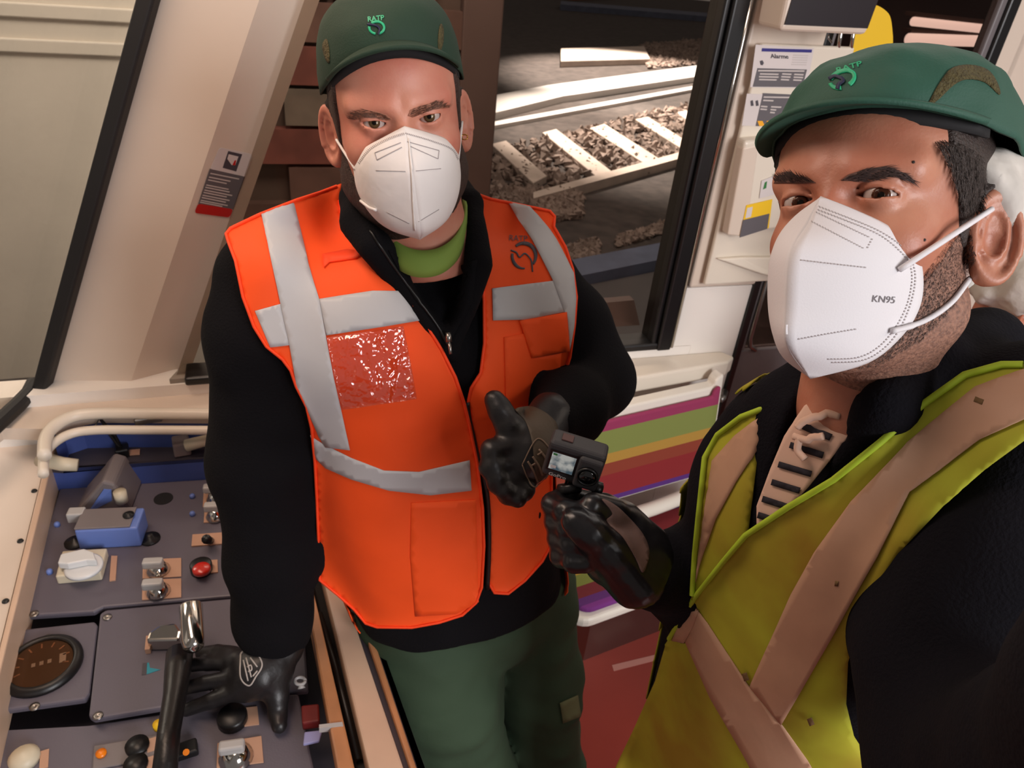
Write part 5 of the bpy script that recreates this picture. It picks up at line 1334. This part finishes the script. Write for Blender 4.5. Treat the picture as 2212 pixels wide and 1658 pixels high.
patch('brown_back', smoothpoly([(1112, 884), (1150, 878), (1190, 900), (1205, 930), (1190, 1000), (1160, 1040), (1150, 960), (1135, 910)], 50), bvG, .0008, mat('glove_olive', (70, 58, 44), .6, bump=.1, bscale=200), o, step=8, thick=.0008)
q = [(1128, 1002), (1160, 948), (1192, 980), (1190, 1010), (1152, 1052)]
patch('logo_border', lane(q + [q[0]], 2.5, 50), bvG, .0022, 'glove_print', o, step=5, thick=.0004)
text_on('lettering', 'TOUCH', 'glove_print', o, text_px(bvG, .0022, 1158, 1020, 15, 62), True) if False else None
for q in ([(1140, 995), (1152, 1016), (1160, 1040)], [(1150, 985), (1163, 1005), (1170, 1025)], [(1163, 970), (1175, 985), (1182, 1000)], [(1160, 982), (1170, 976)], [(1148, 1004), (1156, 1000)]):
    patch('logo_mark', lane(q, 4, 14), bvG, .0022, 'glove_print', o, step=5, thick=.0004)
# ================================================================== person in the yellow vest (nearest)
pb = thing('person', (0.36, 0.68, 0.0), 'person in yellow high-visibility vest and green cap holding a small action camera, nearest the lens', 'person', 'people inside the train')
neckB = to_local(MB_, P(1868, 880, .675))
QB = dict(wf=.94, wj=1.02, open=.0036, tilt=-0.05, neck=neckB, wn=.98, flare=44, wear=1.05)
hB = build_head(MB_, QB, .0022, -.20)
hBw = xform(hB, MB_); bvB = bvh_of(hBw)
sB = unit((.65, -.76, 0)); fB = Vector((-sB.y, sB.x, 0)) * -1.0
if fB.dot(CAM - Vector((.3, .6, 1.9))) < 0: fB = -fB
rowsB = [(1868, 862, .680, .062, .062), (1885, 925, .700, .115, .080), (1880, 1000, .725, .148, .100), (1808, 1120, .785, .170, .116), (1738, 1300, .88, .158, .112), (1672, 1480, .98, .158, .112), (1625, 1660, 1.08, .165, .118), (1590, 1820, 1.19, .17, .12)]
torsoB = loft_sdf(rowsB, sB, fB)
RARM = [(P(1672, 1012, .83), .046), (P(1632, 1130, .92), .058), (P(1592, 1290, 1.07), .058), (P(1482, 1248, .965), .056), (P(1408, 1226, .880), .046)]
LARM = [(P(2225, 960, .62), .082), (P(2150, 1180, .625), .086), (P(2095, 1420, .63), .086), (P(2130, 1700, .58), .078), (P(2330, 1690, .42), .06), (P(2600, 1400, .26), .045)]
def jacketB(p, bare=False):
    d = torsoB(p)
    d = smin(d, chain(p, RARM[:2] if bare else RARM, .03), .03); d = smin(d, chain(p, LARM[:3] if bare else LARM, .03), .03)
    d = smin(d, cone(p, P(1900, 930, .70), P(2225, 950, .62), .06, .07), .04)
    d = d + folds(p, .005, 12, 12)
    if bare: return d
    d = smin(d, chain(p, [(P(2125, 745, .70), .034), (P(2010, 795, .635), .032), (P(1915, 875, .615), .026), (P(1825, 965, .65), .019), (P(1745, 1045, .70), .013), (P(1650, 1135, .755), .008)], .01), .012)
    d = smin(d, chain(p, [(P(1760, 830, .73), .030), (P(1690, 880, .735), .030), (P(1652, 975, .745), .026), (P(1634, 1060, .755), .016), (P(1630, 1125, .765), .008)], .01), .012)
    d = smin(d, chain(p, [(P(2125, 745, .70), .032), (P(2060, 760, .80), .034), (P(1900, 800, .82), .034), (P(1770, 830, .73), .03)], .01), .012)
    d = smax(d, -cone(p, P(1840, 790, .655), P(1800, 905, .665), .048, .030), .01)
    d = smax(d, -cone(p, P(1800, 905, .665), P(1690, 1085, .71), .036, .014), .01)
    return d
jB = nets(jacketB, (.08, .12, .76), (.70, 1.06, 1.74), .0062)
bvJB = bvh_of(jB); bvJBb = bvh_of(nets(lambda p: jacketB(p, True), (.08, .12, .76), (.70, 1.06, 1.74), .011))
obj('fleece_jacket', jB, 'fleece_navy', pb, smooth=True, label='dark navy fleece jacket')
k1 = P(1480, 1900, 1.30)
bx_, by_ = torsoB, None
hipB = L3(P(1545, 1820, 1.19))
LEGB = []
for sgn in (-1, 1):
    h = Vector(hipB) + sB * (sgn * .09); LEGB.append([(h, .10), (h + Vector((0, -.03, -.42)), .075), (h + Vector((.01, .0, -hipB[2] + .07)), .06)])
def bodyB(p):
    d = torsoB(p, -.045)
    d = smin(d, chain(p, [(q, max(.022, r_ - .03)) for q, r_ in RARM]), .03); d = smin(d, chain(p, [(q, max(.02, r_ - .03)) for q, r_ in LARM]), .03)
    for leg in LEGB: d = smin(d, chain(p, [(q, r_ - .03) for q, r_ in leg]), .04)
    return d
bB = nets(bodyB, (.0, .05, .04), (.75, 1.1, 1.66), .016)
obj('body', join(hBw, bB), 'skin_b', pb, smooth=True)
def trB(p):
    d = smax(torsoB(p, -.01), p[:, 2] - .86, .02)
    for leg in LEGB: d = smin(d, chain(p, leg, .03), .04)
    return d + folds(p, .006, 9, 3)
obj('trousers', nets(trB, (.05, .3, .05), (.68, 1.1, .9), .014), 'trouser_green', pb, smooth=True)
for leg in LEGB:
    q = leg[-1][0]
    r_ = nets(lambda p: smin(cone(p, q + Vector((0, 0, -.01)), q + fB * .14 + Vector((0, 0, -.03)), .048, .04), cone(p, q, q + Z * .08, .055, .055), .03), q - Vector((.26, .26, .07)), q + Vector((.26, .26, .16)), .014)
    obj('boot', ([(x, y, max(z, 0.0)) for x, y, z in r_[0]], r_[1]), 'boot_black', pb, smooth=True)
make_eyes(MB_, pb, 'iris_b', CAM)
def regB(p):
    y, z = p[:, 1], p[:, 2]
    f = np.interp(z, [-.2, -.06, -.02, -.005, .0, .03, .06, .12], [-.05, -.05, -.035, .012, .018, .032, .052, .055])
    return np.maximum(y - f, -.07 - z)
hairB = nets(lambda p: smax(smax(head_sdf(p, QB) - .003, regB(p), .003), earmask(p), .004), (-.11, -.13, -.09), (.11, .07, .15), .003)
obj('hair', xform(hairB, MB_), 'hair_b', pb, smooth=True)
strands('hair_strands', bvB, [(2012, 305), (2060, 300), (2110, 330), (2128, 420), (2118, 450), (2075, 455), (2060, 400), (2040, 350)], 900, .010, lambda x, y: (.25, 1), .00028, 'hair_b', pb, lift=.0034, seed=4)
def regbB(p):
    y, z = p[:, 1], p[:, 2]
    up_ = np.interp(y, [-.02, .0, .02, .04, .06, .1], [.0, .015, .004, -.022, -.045, -.05])
    return np.maximum.reduce([z - up_, -.004 - y, -.125 - z])
beardB = nets(lambda p: smax(smax(head_sdf(p, dict(QB, neck=(0, -.03, -.10))) - .0012, regbB(p), .004), earmask(p), .004), (-.11, -.03, -.135), (.11, .12, .04), .0025)
obj('beard', xform(beardB, MB_), 'beard_b', pb, smooth=True)
strands('stubble', bvB, [(1990, 600), (2050, 520), (2095, 480), (2108, 560), (2085, 600), (2060, 660), (1990, 730), (1900, 785), (1840, 800), (1900, 760), (1960, 700), (1985, 650)], 2600, .0035, lambda x, y: (-.35, 1), .00022, mat('stubble_dark', (66, 48, 42), .7), pb, lift=.0012, curl=.8, seed=9)
brB = [[(1672, 396), (1682, 381), (1709, 374), (1740, 386), (1762, 394), (1740, 396), (1700, 396)],
       [(1816, 390), (1833, 377), (1869, 365), (1911, 359), (1942, 368), (1977, 391), (1958, 389), (1930, 381), (1896, 384), (1851, 391)]]
for k, q in enumerate(brB):
    patch('eyebrow', q, bvB, .0005, mat('brow_base_%d' % k, (92, 62, 52), .7), pb, step=6, thick=0.0005)
    strands('eyebrow_hairs', bvB, q, 300, .0075, (lambda x, y: (-1, -.3)) if k == 0 else (lambda x, y: (1, -.35 + (x - 1830) * .006)), .00024, 'brow_b', pb, seed=20 + k)
for x, y in [(1973, 350), (1898, 520), (1997, 518)]:
    b = MB(); c = lay(bvB, [(x, y)], .0)[0]; n_ = unit(CAM - c); b.lathe(c, n_, [(.0012, 0), (.001, .0005), (.0001, .0006)], 8); obj('mole', b, 'hair_b', pb, smooth=True)
mkB, vB = make_mask(MB_, 'mask_b', pb, w=.97, ridge=1.0, soft=.005); mkB['label'] = 'clean white folded respirator mask marked KN95'
bvMB = bvh_of(vB)
def seam_px(path, d=4, g=3.2, w_=2.4): dashes('stitching', path, bvMB, .0006, d, g, w_, 'mask_stitch', mkB)
rimp = [(1768, 446), (1830, 470), (1900, 500), (1950, 535), (1972, 572), (1976, 610), (1965, 660), (1940, 715), (1905, 755), (1860, 778), (1790, 782)]
rim2 = [(x - 7 * (1 if i > 2 else .3), y + 7 * (1 if i < 4 else (0 if i < 7 else -1))) for i, (x, y) in enumerate(rimp)]
seam_px(rimp); seam_px(rim2)
seam_px([(1762, 458), (1880, 514)], 3.5, 3, 2.2); seam_px([(1752, 478), (1868, 538)], 3.5, 3, 2.2); seam_px([(1884, 516), (1872, 538)], 3.5, 3, 2.2)
seam_px([(1730, 562), (1800, 570), (1872, 578)], 4, 3.2, 2.8); seam_px([(1724, 732), (1790, 720), (1850, 710)], 4, 3.2, 2.6)
text_on('lettering', 'KN95', 'mask_print', mkB, text_px(bvMB, .0006, 1908, 647, 21, 4, skew=.12))
bvHM = BVHTree.FromPolygons([tuple(v) for v in hBw[0]] + [tuple(v) for v in vB[0]], [tuple(int(i) for i in f) for f in hBw[1]] + [tuple(i + len(hBw[0]) for i in f) for f in vB[1]])
strap('ear_loop', (1938, 583), (2132, 450), bvHM, .010, .0022, 'mask_b', mkB)
cord('ear_loop', [(1920, 713), (1990, 692), (2050, 652), (2090, 600)], bvHM, .0026, .0022, 'mask_b', mkB)
cpB, vcB = make_cap(MB_, 'cap_b', pb, -.022, .06, .096, .116, .157, .092, .074, .040, (64, .030, .006, .012), wr=.005, pw=.62)
cpB['label'] = 'green bump cap with mesh side panel and embroidered emblem'
bvCB = bvh_of(vcB)
text_on('lettering', 'RATP', 'logo_green', cpB, text_px(bvCB, .0008, 1834, 146, 24, -16, yscale=.6), True)
patch('emblem_ring', lane(ring_path(1820, 172, 27, 17, -150, 70, -22), 8, 40), bvCB, .001, 'logo_green', cpB, step=5, thick=.0012)
patch('emblem_ring', lane(ring_path(1820, 172, 27, 17, 110, 185, -22), 8, 24), bvCB, .001, 'logo_green', cpB, step=5, thick=.0012)
patch('emblem_line', lane([(1792, 172), (1804, 166), (1817, 170), (1822, 176), (1813, 184), (1810, 194)], 7, 30), bvCB, .0016, 'logo_navy', cpB, step=5, thick=.0006)
patch('mesh_panel', smoothpoly([(2002, 234), (2014, 206), (2034, 172), (2056, 148), (2095, 141), (2132, 152), (2152, 178), (2158, 205), (2126, 178), (2088, 172), (2060, 184), (2030, 212)], 60), bvCB, .0008, 'cap_mesh', cpB, step=8, thick=.0008)
# disposable hair net showing under the cap
hn = nets(lambda p: smax(np.minimum(ell(p, (0, -.045, .032), (.104, .098, .068)), 1) + vnoise(p, 60, 6) * .006 + vnoise(p, 24, 2) * .005, np.maximum(p[:, 1] + .012 - (p[:, 2] - .02) * .5, p[:, 2] - .08), .004), (-.12, -.15, -.05), (.12, .06, .12), .0045)
obj('hair_net', xform(hn, MB_), 'net_white', pb, smooth=True, label='crumpled white disposable hair net under the cap')
# shirt seen in the open collar
shirt = [(1780, 860), (1860, 890), (1850, 925), (1790, 1000), (1750, 1050), (1700, 1105), (1640, 1150), (1640, 1090), (1670, 1010), (1700, 940), (1740, 880)]
torsoBm = nets(lambda p: torsoB(p, .004), (.08, .3, 1.2), (.65, 1.0, 1.62), .009); bvTB = bvh_of(torsoBm)
sh_ = patch('striped_shirt', shirt, bvTB, .004, 'white_knit', pb, step=10, thick=.002, label='pale knitted shirt with navy stripes')
for q in ([(1760, 880), (1795, 900)], [(1735, 918), (1800, 945)], [(1715, 958), (1785, 980)], [(1690, 1000), (1760, 1020)], [(1675, 1038), (1735, 1056)], [(1655, 1074), (1712, 1092)], [(1645, 1108), (1690, 1122)]):
    patch('navy_stripe', lane(q, 13, 8), bvTB, .006, 'navy_knit', sh_, step=8, thick=.0006)
for k, q in enumerate([[(1738, 925), (1752, 912), (1785, 908), (1815, 916)], [(1732, 938), (1760, 945), (1790, 940)], [(1745, 940), (1740, 965), (1755, 985)]]):
    cord('neck_tie_cord', q, bvTB, .012, .0035, 'white_knit', sh_, 14)
# ---- vest
vestB = thing('vest_root', P(1750, 1250, .8)); vestB.name = 'safety_vest'; vestB.parent = pb; vestB.matrix_parent_inverse = wm(pb).inverted(); WLD[vestB.name_full] = Matrix.Translation(P(1750, 1250, .8))
vestB['label'] = 'grubby yellow high-visibility vest with beige reflective tape'
BR = [(1653, 880), (1600, 900), (1550, 938), (1522, 988), (1516, 1045), (1508, 1120), (1500, 1200), (1494, 1296), (1520, 1290), (1570, 1240), (1622, 1160), (1618, 1140), (1628, 1050), (1640, 960)]
BL = [(2330, 770), (2212, 786), (2165, 786), (2085, 808), (1995, 872), (1905, 952), (1800, 1036), (1700, 1096), (1610, 1156), (1560, 1215), (1500, 1290), (1455, 1362), (1438, 1390), (1415, 1470), (1375, 1560), (1330, 1660), (1310, 1720), (1950, 1720), (1885, 1650), (1845, 1590), (1828, 1520), (1832, 1430), (1850, 1370), (1885, 1285), (1950, 1185), (2045, 1085), (2130, 1012), (2212, 952), (2330, 890)]
vbB = back_of(torsoB, L3(fB), .80, 1.52, .010, (.05, .35, .75), (.70, 1.1, 1.7), [(P(1610, 1010, .83), .10), (P(2225, 980, .62), .12)])
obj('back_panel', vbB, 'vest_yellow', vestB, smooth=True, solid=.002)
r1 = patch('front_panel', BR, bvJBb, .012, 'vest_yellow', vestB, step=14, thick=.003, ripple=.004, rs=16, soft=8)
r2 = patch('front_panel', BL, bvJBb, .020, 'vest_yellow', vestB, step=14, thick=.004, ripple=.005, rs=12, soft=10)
bvVB = both(r1, r2)
bt = lambda poly, off=.0018: tape(poly, 'tape_dirty', off=off, par=vestB, bv=bvVB, step=14)
bt([(2330, 790), (2212, 800), (2110, 838), (1960, 955), (1840, 1080), (1762, 1190), (1712, 1280), (1665, 1385), (1622, 1480), (1690, 1562), (1745, 1468), (1840, 1302), (1900, 1200), (1968, 1062), (2030, 1018), (2120, 950), (2212, 908), (2330, 880)], .003)
bt([(1505, 1312), (1530, 1345), (1620, 1482), (1692, 1566), (1745, 1640), (1790, 1720), (1655, 1720), (1605, 1625), (1535, 1505), (1482, 1385), (1492, 1340)])
bt([(1512, 1316), (1500, 1352), (1480, 1388), (1452, 1380), (1465, 1352), (1492, 1318)], .0026)
bt([(1650, 893), (1641, 965), (1592, 1040), (1548, 1120), (1518, 1205), (1502, 1258), (1512, 1170), (1526, 1080), (1540, 995), (1590, 940)])
for pth in (BL[1:13], BL[18:], BR[:8]):
    q = edge_pts(bvVB, pth)
    if len(q) > 2: obj('edge_piping', MB().tube(q, .0030, 8, caps=False), 'vest_yellow_trim', vestB, smooth=True)
for q in ([(1806, 1255), (1814, 1256)], [(1750, 1545), (1756, 1560)], [(1612, 1450), (1617, 1466)], [(2110, 865), (2128, 872)]):
    patch('stain', lane(q, 11, 8), bvVB, .0034, mat('stain_%d' % q[0][0], (112, 86, 52), .8), vestB, step=5, thick=.0003)
# ---- gloved hand, action camera on a short grip
gA, gB_ = P(1262, 1068, .842), P(1250, 1215, .872)
def rhB(p):
    d = cone(p, P(1392, 1222, .868), P(1345, 1200, .868), .038, .040)
    d = smin(d, ell(p, P(1325, 1180, .875), (.040, .036, .046)), .02)
    for y in (1082, 1118, 1154, 1190):
        k = (y - 1082) / 36.0
        d = smin(d, chain(p, [(P(1300, y + 12, .895), .017), (P(1222, y - 4 + k * 3, .888), .0155), (P(1196 + k * 6, y + 8, .866), .0145), (P(1222 + k * 6, y + 22, .842), .0135), (P(1250 + k * 4, y + 24, .836), .0125)], .004), .005)
    th = chain(p, [(P(1372, 1250, .852), .034), (P(1318, 1190, .832), .0235), (P(1272, 1148, .818), .0185), (P(1240, 1124, .816), .0150)], .012)
    th = th + .0005 * np.sin((p @ L3(RT * .8 + UPV * .6)) * 700) * (np.clip((.045 - np.abs(th)) / .045, 0, 1))
    d = smin(d, th, .008)
    d = smin(d, chain(p, [(P(1345, 1130, .868), .022), (P(1322, 1106, .848), .0165), (P(1280, 1090, .830), .0142)], .006), .008)
    d = smin(d, cone(p, P(1335, 1130, .885), P(1385, 1190, .875), .026, .034), .02)
    return d + vnoise(p, 75, 5) * .0008
c = L3(P(1290, 1150, .86)); gv = nets(rhB, c - np.array([.13, .14, .13]), c + np.array([.13, .14, .13]), .0033)
gl_ = obj('glove', gv, 'glove_leather', pb, smooth=True, label='glossy black leather glove gripping the camera handle'); bvG = bvh_of(gv)
patch('brown_back', smoothpoly([(1300, 1078), (1330, 1092), (1365, 1125), (1392, 1160), (1402, 1195), (1388, 1236), (1372, 1205), (1345, 1160), (1310, 1126), (1322, 1108)], 60), bvG, .001, 'glove_brown', gl_, step=8, thick=.001)
ac = thing('action_camera', gB_, 'small dark grey action camera with lit front screen on a black grip', 'camera')
mat('cam_grey', (46, 44, 46), .55, bump=.05, bscale=300); mat('cam_dark', (14, 13, 14), .35); mat('lens_glass', (6, 6, 8), .05, coat=.6)
TL, TR_ = P(1188, 952, .838), P(1310, 998, .835); ex = TR_ - TL; ex.z *= .6; wd = ex.length; ex = ex / wd
ez = unit(Z - ex * Z.dot(ex)); ey = ez.cross(ex)
if ey.dot(CAM - TL) > 0: ey = -ey
hh = .050; dp = .030; c0 = TL + ex * wd / 2 - ez * hh / 2 + ey * dp / 2
obj('camera_body', MB().box(c0, ex, ey, ez, wd / 2, dp / 2, hh / 2), 'cam_grey', ac, bevel=.005, bseg=3)
fr0 = c0 - ey * dp / 2
def cf(u, v, o=0.0): return fr0 + ex * (u * wd / 2) + ez * (v * hh / 2) - ey * o
obj('screen_bezel', MB().prism([cf(-.88, .62), cf(.10, .62), cf(.10, -.55), cf(-.88, -.55)], -ey * .0012), 'cam_dark', ac)
m = bpy.data.materials.new('live_screen'); m.use_nodes = True; MATS['live_screen'] = m; N, L = m.node_tree.nodes, m.node_tree.links; b_ = N['Principled BSDF']
nz = N.new('ShaderNodeTexNoise'); nz.inputs['Scale'].default_value = 90; cr = N.new('ShaderNodeValToRGB'); e = cr.color_ramp.elements; e[0].position = .35; e[0].color = lin((70, 92, 104)); e[1].position = .62; e[1].color = lin((196, 196, 190))
tc_ = N.new('ShaderNodeTexCoord'); L.new(tc_.outputs['Object'], nz.inputs['Vector']); L.new(nz.outputs[0], cr.inputs[0]); L.new(cr.outputs[0], b_.inputs['Emission Color']); b_.inputs['Emission Strength'].default_value = .5; b_.inputs['Base Color'].default_value = (.02, .02, .02, 1)
sc_ = obj('screen', MB().prism([cf(-.80, .52, .0013), cf(.04, .52, .0013), cf(.04, -.45, .0013), cf(-.80, -.45, .0013)], -ey * .0004), 'live_screen', ac)
obj('status_mark', MB().prism([cf(-.76, .48, .0018), cf(-.62, .48, .0018), cf(-.62, .38, .0018), cf(-.76, .38, .0018)], -ey * .0002), 'print_green', sc_)
obj('status_mark', MB().prism([cf(-.74, -.2, .0018), cf(-.55, -.2, .0018), cf(-.55, -.36, .0018), cf(-.74, -.36, .0018)], -ey * .0002), 'sticker_white', sc_)
obj('lens_block', MB().box(cf(.55, -.02, .004), ex, ey, ez, wd * .21, .004, hh * .43), 'cam_grey', ac, bevel=.004, bseg=3)
obj('lens_ring', MB().lathe(cf(.55, -.02, .008), -ey, [(.0125, 0), (.0125, .003), (.0105, .004), (.0105, .002), (.0001, .002)], 26), 'cam_dark', ac, smooth=True)
obj('lens', MB().lathe(cf(.55, -.02, .010), -ey, [(.0104, 0), (.0085, .0022), (.004, .0035), (.0001, .0038)], 24), 'lens_glass', ac, smooth=True)
text_on('lettering', 'GoPro', 'sticker_text', ac, lambda x, y: cf(-.42 + x * .23, -.78 + y * .24, .0006), True)
obj('shutter_button', MB().prism([c0 + ez * hh / 2 + ex * (wd * u) + ey * (dp * v) for u, v in ((-.32, -.22), (-.12, -.22), (-.12, .22), (-.32, .22))], ez * .0015), mat('button_brown', (70, 40, 36), .5), ac, bevel=.0005)
b = MB()
for k in (-1, 0, 1): b.box(cf(.05 + .1 * k, -1.18, -.013), ex, ey, ez, .0015, .007, .008)
obj('mount_fingers', b, 'cam_dark', ac, bevel=.001)
b = MB(); a_ = cf(.3, -1.2, -.012); b.tube([a_, a_ + ex * .022], .003, 8); b.lathe(a_ + ex * .020, ex, [(.008, 0), (.009, .004), (.009, .010), (.005, .012)], 12); obj('thumb_screw', b, 'cam_dark', ac, smooth=True)
b = MB(); g0 = cf(.05, -1.4, -.012); b.tube([g0, g0 + (gB_ - g0) * .12, g0 + (gB_ - g0) * .16, gB_], [.010, .0125, .0115, .012], 16); obj('grip', b, 'cam_dark', ac, smooth=True)
b = MB(); b.lathe(g0, (gB_ - g0).normalized(), [(.0135, .0), (.015, .003), (.015, .009), (.0135, .012)], 20); obj('grip_collar', b, 'cam_dark', ac, smooth=True)

# ================================================================== person with white hair net at the right edge
pc_ = thing('person', P(2290, 900, 1.75) * 1.0, 'person in dark clothes and white hair net, half hidden behind the yellow vest', 'person', 'people inside the train')
pc_.location.z = 0; WLD[pc_.name_full] = Matrix.Translation(pc_.location)
cC = P(2224, 650, 1.45); fC = azv(110, 8); rC = fC.cross(Z); MC = frame(cC, ortho(rC, fC))
if (MC.to_3x3() @ Vector((0, 0, 1))).z < 0: MC = frame(cC, ortho(-rC, fC))
QC = dict(neck=to_local(MC, cC + Vector((-.03, .02, -.2))))
hC = xform(build_head(MC, QC, .005, -.22), MC)
nC = L3(cC + Vector((-.03, .03, -.22)))
def bC(p, g=0.0):
    d = cone(p, nC + np.array([-.08, .08, -.05]), nC + np.array([.10, -.10, -.05]), .07 + g, .07 + g)
    d = smin(d, cone(p, nC + np.array([0, 0, -.12]), nC + np.array([0, 0, -.55]), .14 + g, .14 + g), .08)
    for s_ in (-1, 1):
        o_ = np.array([.10 * s_, -.10 * s_, 0]); d = smin(d, chain(p, [(nC + o_ * 1.2 + [0, 0, -.05], .06 + g), (nC + o_ * 1.5 + [0, 0, -.35], .05 + g), (nC + o_ * 1.2 + [.12, -.02, -.5], .04 + g)]), .04)
        d = smin(d, chain(p, [(nC + o_ * .8 + [0, 0, -.6], .085 + g), (nC + o_ * .8 + [0, 0, -1.0], .065 + g), (np.array([nC[0] + o_[0] * .8, nC[1] + o_[1] * .8, .05]), .05 + g)]), .05)
    return d
lo_, hi_ = (nC[0] - .4, nC[1] - .4, .0), (nC[0] + .4, nC[1] + .4, nC[2] + .12)
obj('body', join(hC, nets(lambda p: bC(p, -.02), lo_, hi_, .02)), 'skin_c', pc_, smooth=True)
obj('dark_overalls', nets(lambda p: bC(p) + folds(p, .006, 10, 3), lo_, hi_, .016), 'fleece_black', pc_, smooth=True)
hnC = nets(lambda p: smax(ell(p, (0, -.02, .055), (.108, .125, .105)) + vnoise(p, 30, 6) * .010 + vnoise(p, 70, 4) * .003, -(p[:, 2] - .3 * p[:, 1] + .035), .006), (-.14, -.17, -.10), (.14, .13, .18), .006)
obj('hair_net', xform(hnC, MC), 'net_white', pc_, smooth=True, label='crumpled white bouffant hair net')
